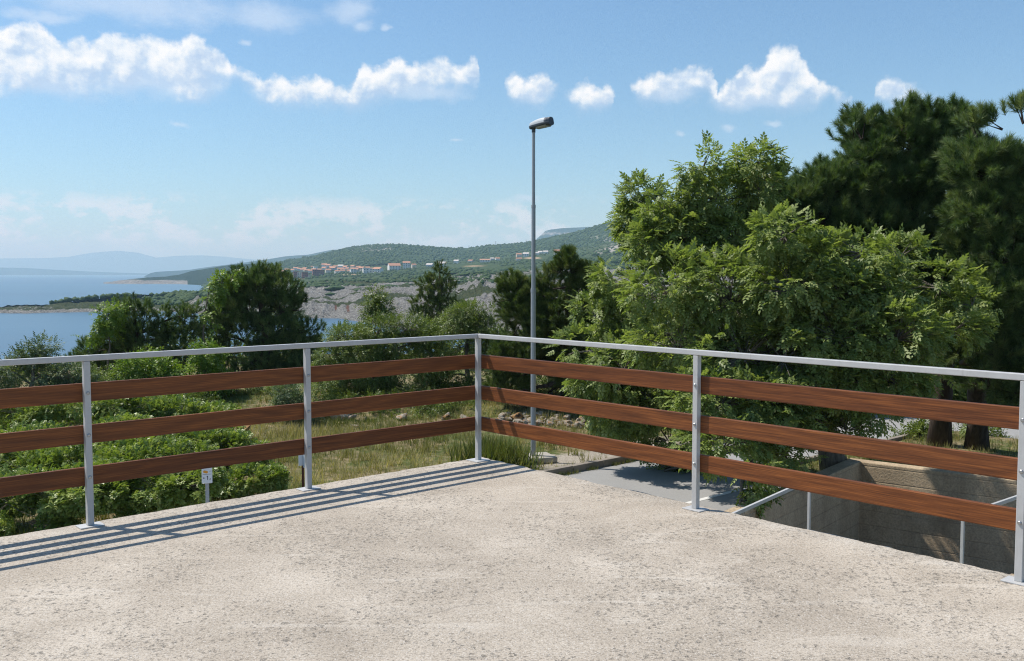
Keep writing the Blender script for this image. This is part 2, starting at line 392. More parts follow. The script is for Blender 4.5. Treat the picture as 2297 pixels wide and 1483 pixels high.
def t_shoot(n, w, seed, spread=0.9):
    r = np.random.default_rng(seed); x = r.uniform(0.0, 0.62, n) ** 0.8; az = r.uniform(0, 2 * PI, n)
    an = r.uniform(0.25, 1.45, n) * spread * (1.15 - 0.55 * x); L = r.uniform(0.34, 0.48, n)
    d = np.stack([np.cos(an), np.sin(an) * np.cos(az), np.sin(an) * np.sin(az)], -1)
    b = np.stack([x, 0 * x, 0 * x], -1); sd = unit(np.cross(d, r.normal(size=(n, 3)))) * w
    v = np.stack([b - sd, b + sd, b + d * L[:, None]], 1).reshape(-1, 3)
    return v, np.arange(3 * n).reshape(-1, 3)
def t_tuft(n, seed):
    r = np.random.default_rng(seed); v = []
    for i in range(n):
        a = r.uniform(0, 2 * PI); ln = r.uniform(0.1, 0.65); h = r.uniform(0.5, 1.0); o = r.normal(size=2) * 0.16
        d = np.array([math.cos(a) * ln, math.sin(a) * ln, h]); sd = np.array([-math.sin(a), math.cos(a), 0]) * 0.03
        b = np.array([o[0], o[1], -0.06]); v += [b - sd, b + sd, b + d]
    return np.array(v), np.arange(3 * n).reshape(-1, 3)
ASH = t_ash(); SPRIG = t_sprig(); BRAM = t_bramble(); FINE = t_sprig(9, 0.24, 0.07)
SHOOT = [t_shoot(190, 0.012, k) for k in range(3)]
SHOOT_FAR = [t_shoot(80, 0.020, 10 + k) for k in range(2)]

def lobes(Y, lst, depth=0.85):
    C, R = [], []
    for a in lst:
        u, v, ru, rv = a[:4]; dy = a[4] if len(a) > 4 else 0.0
        k = (Y + dy) / F
        C.append(aty(u, v, Y + dy)); R.append((ru * k, depth * 0.5 * (ru + rv) * k, rv * k))
    return np.array(C), np.array(R)
def sample(C, R, n, shell=0.4, clump=1.6, thr=0.42, up=0.0, seed=0):
    w = R[:, 0] * R[:, 2] + 0.3 * R[:, 1] * R[:, 2]; w = w / w.sum()
    i = rng.choice(len(C), n, p=w); d = randdir(n); d[:, 2] += up; d = unit(d)
    r = 0.30 + 0.70 * rng.uniform(size=n) ** shell
    P = C[i] + R[i] * d * r[:, None]
    P += (np.stack([vnoise(P * 1.3, 40 + k) for k in range(3)], -1) - 0.5) * R[i] * 0.45
    keep = fbm(P * clump, 2, 90 + seed) > thr
    N = unit(d / R[i])
    return P[keep], N[keep], i[keep], r[keep]
def sticks(A, B, ra, rb):
    d = unit(B - A); a = unit(np.cross(d, np.array([0.3, 0.2, 0.93]) + 0 * d)); b = np.cross(d, a); n = len(A); V = []
    ra = np.reshape(np.broadcast_to(ra, n), (-1, 1)); rb = np.reshape(np.broadcast_to(rb, n), (-1, 1))
    for (O, r) in ((A, ra), (B, rb)):
        for k in range(3):
            t = 2 * PI * k / 3; V.append(O + (a * math.cos(t) + b * math.sin(t)) * r)
    V = np.stack(V, 1).reshape(-1, 3); f = np.array([[0, 1, 4, 3], [1, 2, 5, 4], [2, 0, 3, 5]])
    return V, (np.arange(n)[:, None, None] * 6 + f[None]).reshape(-1, 4)
def join(parts):
    V, Fs, o = [], [], 0
    for v, f in parts: V.append(v); Fs.append(f + o); o += len(v)
    return np.concatenate(V), np.concatenate(Fs)
def leaves(P, N, tmpl, size, out=0.8, droop=0.35, rnd=0.6, upn=0.9):
    n = len(P); d = unit(out * N + rnd * randdir(n) + np.array([0, 0, -droop]))
    nn = unit(0.55 * N + rnd * 0.9 * randdir(n) + np.array([0, 0, upn]))
    return scatter(tmpl[0], tmpl[1], P, frames(d, nn), size * rng.uniform(0.7, 1.25, n))
def limb(mb, a, b, ra, rb, sag=0.12, n=7, sides=6):
    a = np.array(a, float); b = np.array(b, float); L = np.linalg.norm(b - a); pts = []
    w = rng.normal(size=3) * L * 0.06
    for i in range(n):
        t = i / (n - 1); p = a + (b - a) * t + w * math.sin(PI * t) + np.array([0, 0, sag * L]) * math.sin(PI * t) * 0.5
        pts.append(p + rng.normal(size=3) * L * 0.008 * (0 < i < n - 1))
    mb.tube(pts, [ra + (rb - ra) * (i / (n - 1)) for i in range(n)], sides)
    return pts
def trunk_mb(base, top, r0, r1, C, R, heads, limb_r=0.07, sides=8, wob=0.05, flare=1.35):
    mb = MB(); base = np.array(base, float); top = np.array(top, float); L = np.linalg.norm(top - base); n = 9
    w1 = rng.normal(size=3) * L * wob; w1[2] = 0; pts = []
    for i in range(n):
        t = i / (n - 1); pts.append(base + (top - base) * t + w1 * math.sin(PI * t) + rng.normal(size=3) * 0.02 * (i > 0))
    pts[0] = base - np.array([0, 0, 0.3])
    mb.tube(pts, [(r0 * (flare if i == 0 else 1.0)) + (r1 - r0) * (i / (n - 1)) for i in range(n)], sides)
    P = np.array(pts)
    for j in heads:
        c = C[j]; zc = c[2] - 0.35 * R[j][2] - 0.25 * np.linalg.norm((c - top)[:2])
        k = int(np.argmin(np.abs(P[2:, 2] - zc))) + 2
        f = k / (n - 1); limb(mb, pts[k], c + np.array([0, 0, -0.25 * R[j][2]]), max(limb_r * 0.6, (r0 + (r1 - r0) * f) * 0.55), limb_r * 0.3)
    return mb
def finish_tree(name, base, mb, crownV, crownF, twV, twF, bark, leaf, label, cat, group=None, facetint=None, crown='crown'):
    root = thing(name, tuple(base), label, cat, group); b = np.array(base, float)
    tv = np.array(mb.v) - b if mb.v else np.zeros((0, 3))
    m2 = MB(); m2.v = [tuple(p) for p in tv]; m2.f = list(mb.f); m2.m = list(mb.m)
    if twV is not None:
        o = len(m2.v); m2.v += [tuple(p) for p in (twV - b)]; m2.f += [tuple(f + o) for f in twF]; m2.m += [0] * len(twF)
    m2.build('trunk', bark, root, smooth=True)
    np_mesh(crown, crownV - b, crownF, leaf, root, facetint)
    return root
def leaf_tree(name, base, top, r0, r1, Y, lst, n, tmpl, size, leaf, label, cat, group=None, bark='bark_ash', clump=1.3, thr=0.44,
              nheads=14, depth=0.85, shell=0.4, droop=0.35, twigs=500, crown='crown', limb_r=0.05, extra_back=2, out=0.8):
    C, R = lobes(Y, lst, depth)
    if extra_back:                                    # the far side of the crown, never traced
        C = np.concatenate([C, C[::extra_back] + np.array([0, 1, 0]) * (R[::extra_back, 1:2] * 1.3)]); R = np.concatenate([R, R[::extra_back]])
    P, N, I, rr = sample(C, R, n, shell, clump, thr)
    V, Fc = leaves(P, N, tmpl, size, out=out, droop=droop)
    per = len(tmpl[1]); tint = np.clip(np.repeat(rng.normal(0.5, 0.18, len(P)), per) + rng.normal(0, 0.10, len(P) * per), 0, 1)
    heads = rng.permutation(len(C))[:nheads] if len(C) > nheads else range(len(C))
    mb = trunk_mb(base, top, r0, r1, C, R, heads, limb_r)
    k = rng.permutation(len(P))[:twigs]
    A = C[I[k]] + (P[k] - C[I[k]]) * 0.1 + np.array([0, 0, -0.15]) * R[I[k]][:, 2:3]
    tv, tf = sticks(A, P[k], limb_r * 0.22, 0.004)
    return finish_tree(name, base, mb, V, Fc, tv, tf, M[bark], M[leaf], label, cat, group, tint, crown)
def pine(name, base, top, r0, r1, Y, lst, n, size, leaf, label, group=None, far=False, depth=0.8, clump=1.1, thr=0.42, nheads=16, upd=0.75, twigs=700, limb_r=0.06, shell=0.45):
    upd *= 0.7
    C, R = lobes(Y, lst, depth); C[:, 2] -= size * 0.5
    C = np.concatenate([C, C[::2] + np.array([0, 1, 0]) * (R[::2, 1:2] * 1.4)]); R = np.concatenate([R, R[::2]])
    P, N, I, rr = sample(C, R, n, shell, clump, thr, up=0.25)
    m = len(P); d = unit(0.55 * N + 0.38 * randdir(m) + np.array([0, 0, upd])); sz = size * rng.uniform(0.7, 1.25, m)
    tm = SHOOT_FAR if far else SHOOT; parts, tints = [], []
    fr = frames(d, randdir(m)); which = rng.integers(0, len(tm), m)
    for w, (tv, tf) in enumerate(tm):
        k = which == w; parts.append(scatter(tv, tf, P[k], fr[k], sz[k]))
        tints.append(np.clip(np.repeat(rng.normal(0.48, 0.20, k.sum()), len(tf)) + rng.normal(0, 0.13, k.sum() * len(tf)), 0, 1))
    V, Fc = join(parts)
    heads = rng.permutation(len(C))[:nheads] if len(C) > nheads else range(len(C))
    mb = trunk_mb(base, top, r0, r1, C, R, heads, limb_r, wob=0.03)
    k = rng.permutation(m)[:twigs]
    s1 = sticks(C[I[k]] + (P[k] - C[I[k]]) * 0.15 + np.array([0, 0, -0.2]) * R[I[k]][:, 2:3], P[k], limb_r * 0.25, 0.008)
    s2 = sticks(P, P + d * (sz * 0.9)[:, None], 0.007, 0.004)
    tv, tf = join([s1, s2])
    return finish_tree(name, base, mb, V, Fc, tv, tf, M['bark_pine'], M[leaf], label, 'pine tree', group, np.concatenate(tints))
def ico(sub):
    import bmesh
    bm = bmesh.new(); bmesh.ops.create_icosphere(bm, subdivisions=sub, radius=1.0)
    v = np.array([p.co[:] for p in bm.verts]); bm.verts.index_update(); f = np.array([[q.index for q in a.verts] for a in bm.faces]); bm.free()
    return v, f
ICO1, ICO2, ICO3 = ico(1), ico(2), ico(3)
def blob_tmpl(icos, seed, flat=0.8, amp=0.45):
    v, f = icos; n = fbm(v * 1.7 + seed * 3.1, 3, seed) - 0.5; r = 1 + 2 * amp * n + np.random.default_rng(seed).normal(0, amp * 0.18, len(v))
    w = v * r[:, None]; w[:, 2] *= flat; return w, f
BLOB = [blob_tmpl(ICO1, k) for k in range(4)]
BLOB2 = [blob_tmpl(ICO2, 20 + k, 0.85, 0.5) for k in range(5)]
def blob_stuff(name, P, rad, mat, label=None, tm=None):
    tm = tm or BLOB; parts, tint = [], []; wh = rng.integers(0, len(tm), len(P)); a = rng.uniform(0, 2 * PI, len(P))
    d = np.stack([np.cos(a), np.sin(a), 0 * a], -1); fr = frames(d, np.array([0, 0, 1.0]) + 0 * d)
    for w, (tv, tf) in enumerate(tm):
        k = wh == w
        if not k.any(): continue
        parts.append(scatter(tv, tf, P[k], fr[k], rad[k])); tint.append(np.repeat(np.clip(rng.normal(0.5, 0.2, k.sum()), 0, 1), len(tf)))
    V, Fc = join(parts); o = np_mesh(name, V, Fc, M[mat], None, np.concatenate(tint)); tag(o, label, None, None, 'stuff'); return o

# ------------------------------------------------------------------ far land, one sheet per stretch of coast
def layer(name, rows, u0, u1, du, nsub, mat, disp, rock, soil=None, back=1.25, under=True, smooth=True):
    us = np.arange(u0, u1 + du, du); G = []
    for r in rows:
        a = np.array(r[0], float); v = np.interp(us, a[:, 0], a[:, 1])
        if r[1] == 'sea': P = onz(us, v, SEA)
        else:
            yy = np.interp(us, *zip(*r[1])) if isinstance(r[1], list) else np.full(len(us), float(r[1]))
            P = aty(us, v, yy)
        G.append(P)
    out = []
    if under: q = G[0].copy(); q[:, 1] -= 8; q[:, 0] *= (q[:, 1] / (q[:, 1] + 8)); q[:, 2] = SEA - 3; out.append(q)
    for i in range(len(G) - 1):
        for k in range(nsub[i]):
            t = k / nsub[i]; out.append(G[i] * (1 - t) + G[i + 1] * t)
    out.append(G[-1]); nvis = len(out)
    b = G[-1].copy(); b[:, :2] *= 1 + (back - 1) * 0.4; b[:, 2] = np.maximum(SEA - 2, b[:, 2] - 0.45 * (b[:, 2] - SEA)); out.append(b)
    b = G[-1].copy(); b[:, :2] *= back; b[:, 2] = SEA - 3; out.append(b)
    A = np.array(out); nr, nu = A.shape[:2]
    dz = disp(A); dz[-2:] *= 0.15; dz[-3] *= 0.6; A[:, :, 2] += dz
    if under: A[0, :, 2] = SEA - 3
    A[-1, :, 2] = SEA - 3
    idx = np.arange(nr * nu).reshape(nr, nu)
    Fc = np.stack([idx[:-1, :-1], idx[:-1, 1:], idx[1:, 1:], idx[1:, :-1]], -1).reshape(-1, 4)
    at = {'rock': rock(A).ravel(), 'soil': (soil(A) if soil else np.zeros((nr, nu))).ravel()}
    o = np_mesh(name, A.reshape(-1, 3), Fc, M[mat], None, None, smooth, at); tag(o, None, None, None, 'structure')
    return A, o
def bell(x, c, w): return np.exp(-((x - c) / w) ** 2)

WL = [(-260,705),(-150,704),(0,703),(60,703.5),(100,702),(200,700),(300,698),(370,699),(490,707),(600,712),(760,715),(900,738),(1000,755),(1500,790),(2400,800)]
yw = lambda d: [(u, float(onz(u, v, SEA)[1]) + d(u)) for u, v in WL]
def disp_head(A):
    P = A * np.array([1, 1, 1.0]); u, v = proj(A); bare = np.clip((u - 420) / 150, 0, 1)
    r = np.abs(fbm(P * 0.10, 4, 3) - 0.5) * 2; f = fbm(P * np.array([0.45, 0.30, 0.45]), 4, 5) - 0.5
    h = (fbm(P * 0.03, 3, 8) - 0.5) * 6 * bare + (r - 0.25) * 3.0 + f * (0.9 + 2.6 * bare)
    crag = bell(u, 1072, 45) * bell(v, 660, 22); h += crag * (4 + 7 * np.abs(fbm(P * np.array([0.22, 0.08, 0.1]), 3, 14) - 0.5) * 2)
    cl = bell(v, 697, 14) * bell(u, 700, 110); h += cl * 5 * (fbm(P * np.array([0.12, 0.05, 0.1]), 3, 15) - 0.4)
    edge = np.zeros(A.shape[0]); edge[1] = 1; edge[2] = 0.5
    return np.where(edge[:, None] > 0.9, np.minimum(h * 0.3, 0.3), h)
def rock_head(A):
    u, v = proj(A); z = A[..., 2] - SEA
    k = 0.5 + 0.42 * np.clip((u - 430) / 120, -1, 1) - 0.35 * bell(v, 612, 9) * (u > 900) * (u < 1250)
    low = np.clip(1 - z / 3.2, 0, 1); k = np.maximum(k, low * 1.2)
    k = k - 0.75 * np.clip((640 - v) / 14, 0, 1) * np.clip((1000 - u) / 60, 0, 1) * (u > 420) - 0.9 * bell(fbm(A * 0.014, 3, 31), 0.62, 0.055) * (u > 500)
    return np.where(u < 330, np.maximum(low * 1.25, 0.16 + 0.26 * bell(u, 60, 90)), k)
def soil_head(A):
    u, v = proj(A); n = fbm(A * 0.05, 3, 21)
    s = bell(u, 753, 4) * bell(v, 690, 10) * 0.6 + bell(u, 780, 6) * bell(v, 692, 12) * 0.6 + bell(u, 800, 12) * bell(v, 701, 5) * 0.45 + bell(u, 110, 120) * bell(v, 696, 4) * 0.3
    return s * np.clip(n * 4 - 1.3, 0, 1.4)
HEAD, head_obj = layer('headland', [
    (WL, 'sea'),
    ([(-260,699),(-150,697),(0,694.5),(100,691),(200,688),(300,686),(490,691),(560,690),(620,683),(700,676),(760,692),(900,706),(1000,722),(1500,740),(2400,750)], yw(lambda u: 10 if u < 520 else 16)),
    ([(-260,695),(-150,693),(0,690),(100,685),(200,674),(300,668),(480,660),(560,660),(700,655),(800,658),(900,664),(1000,674),(1100,672),(1500,660),(2400,660)], yw(lambda u: 45 if u < 520 else 110)),
    ([(-260,694.5),(-150,692),(0,688.5),(115,682),(200,671),(300,662),(480,652),(560,637),(700,633),(760,631),(850,632),(950,622),(1050,614),(1150,609),(1300,606),(1430,601),(1700,592),(2400,585)],
     [(-260,640),(0,648),(200,675),(480,705),(560,800),(700,860),(1000,900),(1500,920),(2400,930)]),
], -260, 1700, 2.2, [10, 30, 60], 'headland', disp_head, rock_head, soil_head, back=1.06)

P2 = lambda *a: list(a)
def disp_plain(A): return (fbm(A * 0.02, 4, 41) - 0.5) * 5
def rock_plain(A):
    u, v = proj(A); n = fbm(A * np.array([0.006, 0.004, 0.01]), 3, 44)
    return 0.05 + 0.8 * bell(u, 1400, 75) * bell(v, 552 - (u - 1400) * 0.25, 9) * 1.2 + 0.45 * (u > 1290) * np.clip((n - 0.45) * 3, 0, 1) + 0.5 * bell(u, 690, 60) * bell(v, 634, 5)
def soil_plain(A):
    u, v = proj(A)
    return 0.66 * bell(v, 597 - (u - 1060) * 0.02, 3.0) * bell(u, 1065, 46) + 0.9 * bell(u, 1195, 26) * bell(v, 579, 3) + 0.8 * bell(u, 785, 34) * bell(v, 617, 3.5) + 0.6 * bell(u, 672, 26) * bell(v, 625, 3)
PLAIN, plain_obj = layer('coastal_plain', [
    ([(420,668),(480,650),(700,641),(900,634),(1050,622),(1200,613),(1430,607),(1700,596),(2400,588)], 980),
    ([(420,660),(520,642),(700,628),(900,618),(1050,607),(1200,598),(1300,594),(1430,580),(1700,560),(2400,545)], 1320),
    ([(420,654),(520,632),(600,622),(700,616),(800,611),(900,604),(1000,599),(1100,590),(1200,581),(1300,571),(1430,548),(1700,500),(2400,480)], 1720),
    ([(420,648),(520,619),(600,607),(700,601),(800,598),(900,594),(1000,588),(1100,580),(1200,570),(1300,556),(1430,530),(1700,474),(2400,460)], 2100),
], 420, 2400, 4, [16, 20, 16], 'plain', disp_plain, rock_plain, soil_plain, back=1.1, under=False)

RIDGE = [(380,660),(440,632),(520,603),(600,594),(640,585),(700,575),(740,564),(790,553),(830,549),(880,547),(930,550),(1000,557),(1050,557),(1100,551),(1160,547),(1200,541),(1250,528),(1300,517),(1350,503),(1400,488),(1440,477),(1500,458),(1560,441),(1620,428),(1700,420),(1760,424),(1850,436),(1950,446),(2080,440),(2400,430)]
MIDR = [(u, v + (28 if u > 1250 else 20) * (1 if u > 560 else 0.3)) for u, v in RIDGE]
BOT = [(u, v + (62 if u > 1250 else 45) * (1 if u > 560 else 0.4)) for u, v in RIDGE]
def rock_hill(A):
    u, v = proj(A); n = fbm(A * 0.006, 3, 61)
    s = 0.55 * bell(u, 830, 70) * bell(v, 558, 9) * n * 2 + 0.30 * np.clip((u - 1180) / 120, 0, 1) * np.clip((n - 0.35) * 3, 0, 1.3) + 0.5 * bell(u, 1400, 60) * bell(v, 534, 12)
    return s
HILL, hill_obj = layer('wooded_hill', [(BOT, 2180), (MIDR, 2550), (RIDGE, [(380, 2800), (800, 3000), (1250, 2900), (2400, 2800)])], 380, 2400, 4, [30, 30], 'hill',
      lambda A: (fbm(A * 0.012, 4, 51) - 0.5) * 9, rock_hill, back=1.3, under=False)
layer('wooded_coast', [
    ([(232,636.4),(300,637.2),(400,637.4),(460,640),(520,645),(760,648)], 'sea'),
    ([(232,635.8),(262,632.5),(300,631),(330,630),(400,630.5),(460,633),(520,638),(760,640)], [(232, 2370), (300, 2330), (400, 2330), (520, 2300), (760, 2300)]),
    ([(232,635.6),(262,630),(300,625.5),(330,622),(370,621),(400,617),(430,608),(480,600),(520,594),(560,592),(600,591),(640,592),(760,600)], [(232, 2400), (330, 2450), (480, 2800), (760, 3000)]),
], 232, 760, 2.5, [8, 20], 'ridge', lambda A: (fbm(A * 0.012, 4, 71) - 0.5) * 5, lambda A: np.where(proj(A)[0] < 420, np.clip(1.5 - (A[..., 2] - SEA) / 9.0, 0, 1), 0.02), lambda A: 0.45 * bell(proj(A)[0], 360, 60) * bell(proj(A)[1], 633, 3))
layer('far_ridge', [
    ([(322,621.6),(500,621.6),(900,621.6)], 'sea'),
    ([(322,621.4),(328,618),(336,613.5),(350,610),(430,605),(480,598),(540,590),(590,583),(640,575),(690,571),(740,561),(755,560),(800,566),(900,580)], [(322, 6450), (400, 6900), (900, 7300)]),
], 322, 900, 3, [24], 'ridge', lambda A: (fbm(A * 0.004, 4, 81) - 0.5) * 14 * np.clip((A[..., 2] - SEA) / 60, 0, 1), lambda A: 0.12 + 0 * A[..., 0])
layer('flat_topped_mountain', [
    ([(1180,600),(1700,600)], 6400), ([(1180,565),(1195,548),(1207,542),(1240,536),(1400,530),(1700,528)], 6900),
    ([(1180,560),(1195,545),(1206,534),(1215,526),(1224,518),(1236,515),(1262,512),(1300,510),(1340,508),(1700,505)], 7100),
], 1180, 1700, 3, [8, 14], 'ridge', lambda A: (fbm(A * 0.005, 4, 91) - 0.5) * 10, lambda A: 0.55 * bell(proj(A)[1], 524, 7), under=False)
layer('far_island', [
    ([(-300,617.6),(400,617.6)], 'sea'), ([(-300,603),(-100,601),(0,600.5),(60,601.5),(100,604),(150,606.5),(200,609),(260,611.5),(330,613.5),(345,617.4),(400,617.5)], 12600),
], -300, 400, 5, [10], 'ridge', lambda A: (fbm(A * 0.002, 3, 95) - 0.5) * 10 * np.clip((A[..., 2] - SEA) / 60, 0, 1), lambda A: 0.0 * A[..., 0], back=1.05)
layer('far_mountain', [
    ([(-400,616),(700,616)], 20500), ([(-400,582),(-200,577),(0,580),(100,579),(150,577),(200,568),(240,564),(270,563),(310,567),(350,578),(400,574),(450,573),(500,576),(600,585),(700,600)], 22000),
], -400, 700, 6, [10], 'ridge', lambda A: (fbm(A * 0.001, 4, 97) - 0.5) * 20, lambda A: 0.1 + 0 * A[..., 0], back=1.05, under=False)
mb = MB(); mb.add([(-25400, -25400, SEA), (25400, -25400, SEA), (25400, 25400, SEA), (-25400, 25400, SEA)], [(0, 1, 2, 3)])
tag(mb.build('sea', M['sea']), kind='structure')

def on_layer(A, u, v):
    pu, pv = proj(A[1:-2]); d = (pu - u) ** 2 + ((pv - v) * 1.5) ** 2; k = np.unravel_index(np.argmin(d), d.shape)
    return A[1:-2][k]
# scrub and woods on the far land: too many to count
def scat_layer(A, n, ulim, fn, rmin, rmax, r0=1, r1=-2):
    B = A[r0:r1]; nr, nu = B.shape[:2]; i = rng.uniform(0, nr - 1.001, n); j = rng.uniform(0, nu - 1.001, n)
    a = i.astype(int); b = j.astype(int); fa = (i - a)[:, None]; fb = (j - b)[:, None]
    P = (B[a, b] * (1 - fa) + B[a + 1, b] * fa) * (1 - fb) + (B[a, b + 1] * (1 - fa) + B[a + 1, b + 1] * fa) * fb
    u, v = proj(P); k = (u > ulim[0]) & (u < ulim[1]) & fn(u, v, P); P = P[k]
    return P, rng.uniform(rmin, rmax, len(P))
P, r = scat_layer(HILL, 15000, (420, 1800), lambda u, v, P: fbm(P * 0.008, 3, 62) > 0.40 - 0.10 * (u < 1200), 2.6, 5.2)
blob_stuff('woodland', P, r, 'far_leaf', 'dark scrub woodland covering the rounded hill behind the village')
P, r = scat_layer(PLAIN, 9000, (440, 1800), lambda u, v, P: (fbm(P * 0.011, 3, 63) > 0.40) & ~((np.abs(v - 597) < 5) & (np.abs(u - 1065) < 55)) & ~((np.abs(v - 579) < 4) & (np.abs(u - 1195) < 30)), 1.5, 3.4)
blob_stuff('shrubbery', P, r, 'far_leaf', 'scattered green bushes on the slope between the rocky shore and the village')
P, r = scat_layer(HEAD, 26000, (100, 1700), lambda u, v, P: ((u > 650) & (u < 1100) & (v < 645 - (u - 650) * 0.035 + 14 * (fbm(P * 0.02, 2, 66) - 0.5)) & (fbm(P * 0.03, 2, 67) > 0.36)) |
                  ((u < 470) & (u > 190) & (v < 683) & (fbm(P * 0.03, 2, 68) > 0.52)) | ((u > 1100) & (fbm(P * 0.02, 2, 69) > 0.66)), 0.9, 2.3, 8)
blob_stuff('scrub', P, r, 'far_leaf', 'low green scrub along the top of the grey rocky slope')
# trees one can tell apart along the headland and bushes on the bare rock
def far_bushes(name, spots, A, label, cat, group, mat='far_leaf'):
    protos = []
    for i, (u, v, ru, rv) in enumerate(spots):
        p = on_layer(A, u, v); k = p[1] / F; a = rng.uniform(0, 2 * PI)
        if len(protos) < 5:
            tv, tf = BLOB2[len(protos)]; tv2 = tv.copy(); tv2[:, 2] = np.maximum(tv2[:, 2], -0.4)
            o = np_mesh(name, tv2, tf, M[mat], None, np.clip(rng.normal(0.5, 0.1, len(tf)), 0, 1)); protos.append(o)
        else:
            o = protos[i % 5].copy(); COL.objects.link(o)
        o.location = (p[0], p[1], p[2] + 0.32 * rv * k); o.rotation_euler = (0, 0, a); o.scale = (ru * k, ru * k * 0.9, rv * k)
        tag(o, label, cat, group)
sp = []
for i in range(64):
    u = 118 + (480 - 118) * (i / 63) ** 0.85; top = np.interp(u, [115, 200, 300, 480], [680, 668, 660, 652])
    d = 0 if u < 235 else rng.uniform(0, 13); sp.append((u + rng.normal() * 3, top + 2 + d, rng.uniform(5, 10), rng.uniform(4.5, 8.5)))
far_bushes('broad_tree', sp, HEAD, 'round dark green tree in the grove along the crest of the low rocky headland', 'tree', 'trees along the headland crest')
far_bushes('low_bush', [(752,650,22,8),(742,662,14,5),(805,652,14,5),(826,649,10,4),(873,645,20,6),(893,648,12,5),(912,641,13,5),(846,655,9,3),(1012,612,17,5),(1085,613,18,5),(1040,618,12,4),(960,626,14,5),(935,632,14,5),(985,622,16,5),(706,644,12,4),(725,640,18,7),(690,650,9,3),(1160,612,14,5),(1190,611,9,4),(1240,607,14,6),(1270,603,16,7)],
           HEAD, 'small green bush growing alone on the bare grey rock slope', 'bush', 'bushes on the bare rock slope')
far_bushes('slope_bush', [(1335,575,10,7),(1360,568,9,6),(1385,572,11,8),(1410,560,9,7),(1345,590,12,8),(1375,592,12,8),(1400,586,11,8),(1328,605,12,8),(1358,608,12,8),(1392,606,13,9),(1420,578,10,8),(1420,600,10,8),(1312,588,9,6)],
           PLAIN, 'rounded green bush on the pale hillside left of the big leafy tree', 'bush', 'bushes on the pale hillside')

# ------------------------------------------------------------------ village
M['wall_white'] = m_plain('house_white', (0.74, 0.72, 0.68), 0.9, 0, 0.08, 0.4); M['wall_cream'] = m_plain('house_cream', (0.62, 0.55, 0.45), 0.9, 0, 0.08, 0.4)
M['wall_brick'] = m_plain('house_brick', (0.30, 0.13, 0.10), 0.9, 0, 0.15, 0.5); M['wall_grey'] = m_plain('house_grey', (0.48, 0.50, 0.53), 0.9, 0, 0.1, 0.4)
M['roof_tile'] = m_plain('orange_roof_tile', (0.46, 0.235, 0.145), 0.85, 0, 0.15, 0.6); M['roof_pale'] = m_plain('pale_roof', (0.60, 0.55, 0.50), 0.85, 0, 0.1, 0.5)
M['window'] = m_plain('dark_window', (0.05, 0.06, 0.07), 0.25, 0, 0.1)
def house(u, v, w, h, label, group=None, wall='wall_white', roof='roof_tile', yaw=0.25, flat=False, floors=2, A=None, wins=0, name='village_house'):
    p = on_layer(PLAIN if A is None else A, u, v); k = p[1] / F * 1.08; Wm = w * k; Hm = h * k * 1.1
    r = thing(name, (p[0], p[1], p[2] - 0.6), label, 'house', group, yaw)
    D = Wm * 0.75; rh = 0 if flat else min(Hm * 0.34, D * 0.3); wh = Hm - rh + 0.6
    m = MB(); m.box((0, 0, wh / 2), (Wm, D, wh))
    if not flat: m.add([(-Wm/2, -D/2, wh), (-Wm/2, D/2, wh), (-Wm/2, 0, wh + rh * 0.92), (Wm/2, -D/2, wh), (Wm/2, D/2, wh), (Wm/2, 0, wh + rh * 0.92)], [(0, 2, 1), (3, 4, 5)])
    m.build('wall', M[wall], r)
    m = MB(); e = 0.4
    if flat: m.box((0, 0, wh + 0.2), (Wm + 0.6, D + 0.6, 0.4))
    else:
        z0 = wh - e * rh / (D / 2) + 0.06
        for sg in (-1, 1):
            m.add([(-Wm/2 - e, sg * (D/2 + e), z0), (Wm/2 + e, sg * (D/2 + e), z0), (Wm/2 + e, 0, wh + rh + 0.06), (-Wm/2 - e, 0, wh + rh + 0.06),
                   (-Wm/2 - e, sg * (D/2 + e), z0 - 0.3), (Wm/2 + e, sg * (D/2 + e), z0 - 0.3), (Wm/2 + e, 0, wh + rh - 0.24), (-Wm/2 - e, 0, wh + rh - 0.24)],
                  [(0,1,2,3),(7,6,5,4),(0,4,5,1),(1,5,6,2),(0,3,7,4)])
    m.build('roof', M[roof], r)
    if wins:
        for f in range(floors):
            for j in range(wins):
                x = (j + 0.5) / wins * Wm - Wm / 2; z = 0.6 + (f + 0.55) * (wh - 0.6) / floors
                q = MB(); q.box((x, -D / 2 - 0.03, z), (Wm / wins * 0.42, 0.1, (wh - 0.6) / floors * 0.45)); q.build('window', M['window'], r)
    return r
G1 = 'orange-roofed houses packed in the village'; L1 = 'small orange-roofed house packed among others in the village under the rounded hill'
house(606, 613, 20, 10, 'wide white house with a pale flat roof at the left end of the village', None, 'wall_grey', 'roof_pale', 0.5, floors=2, wins=4)
G2 = 'orange roofs below the pale house'; L2 = 'small house with an orange roof just right of the pale flat-roofed house'
for a in ((622,613,11,6),(633,613,11,6),(645,610,9,6)): house(*a, L2, G2, yaw=rng.uniform(-.5, .5))
for a in ((664,606,10,5),(678,609,11,6),(689,610,12,6),(726,601,11,8),(737,601,12,8),(747,608,13,8),(738,612,11,7),(763,609,14,7),(776,605,11,8),(791,603,10,7),(797,611,16,9),(812,610,13,10),(755,613,9,6),(703,609,10,5),(785,612,10,6),(657,611,9,6),(671,606,8,5),(684,606,9,5),(697,612,9,6),(715,611,9,7),(729,606,10,6),(752,602,9,6),(769,613,10,7),(804,604,9,6),(824,606,10,7),(836,608,10,7),(781,608,9,6),(742,604,9,6)):
    house(*a, L1, G1, wall=('wall_white', 'wall_cream', 'wall_grey')[int(rng.integers(3))], yaw=rng.uniform(-.6, .6), wins=2 if a[2] > 11 else 0)
GB = 'unfinished brick apartment blocks'; LB = 'bare dark-red brick apartment block without a pitched roof in front of the village'
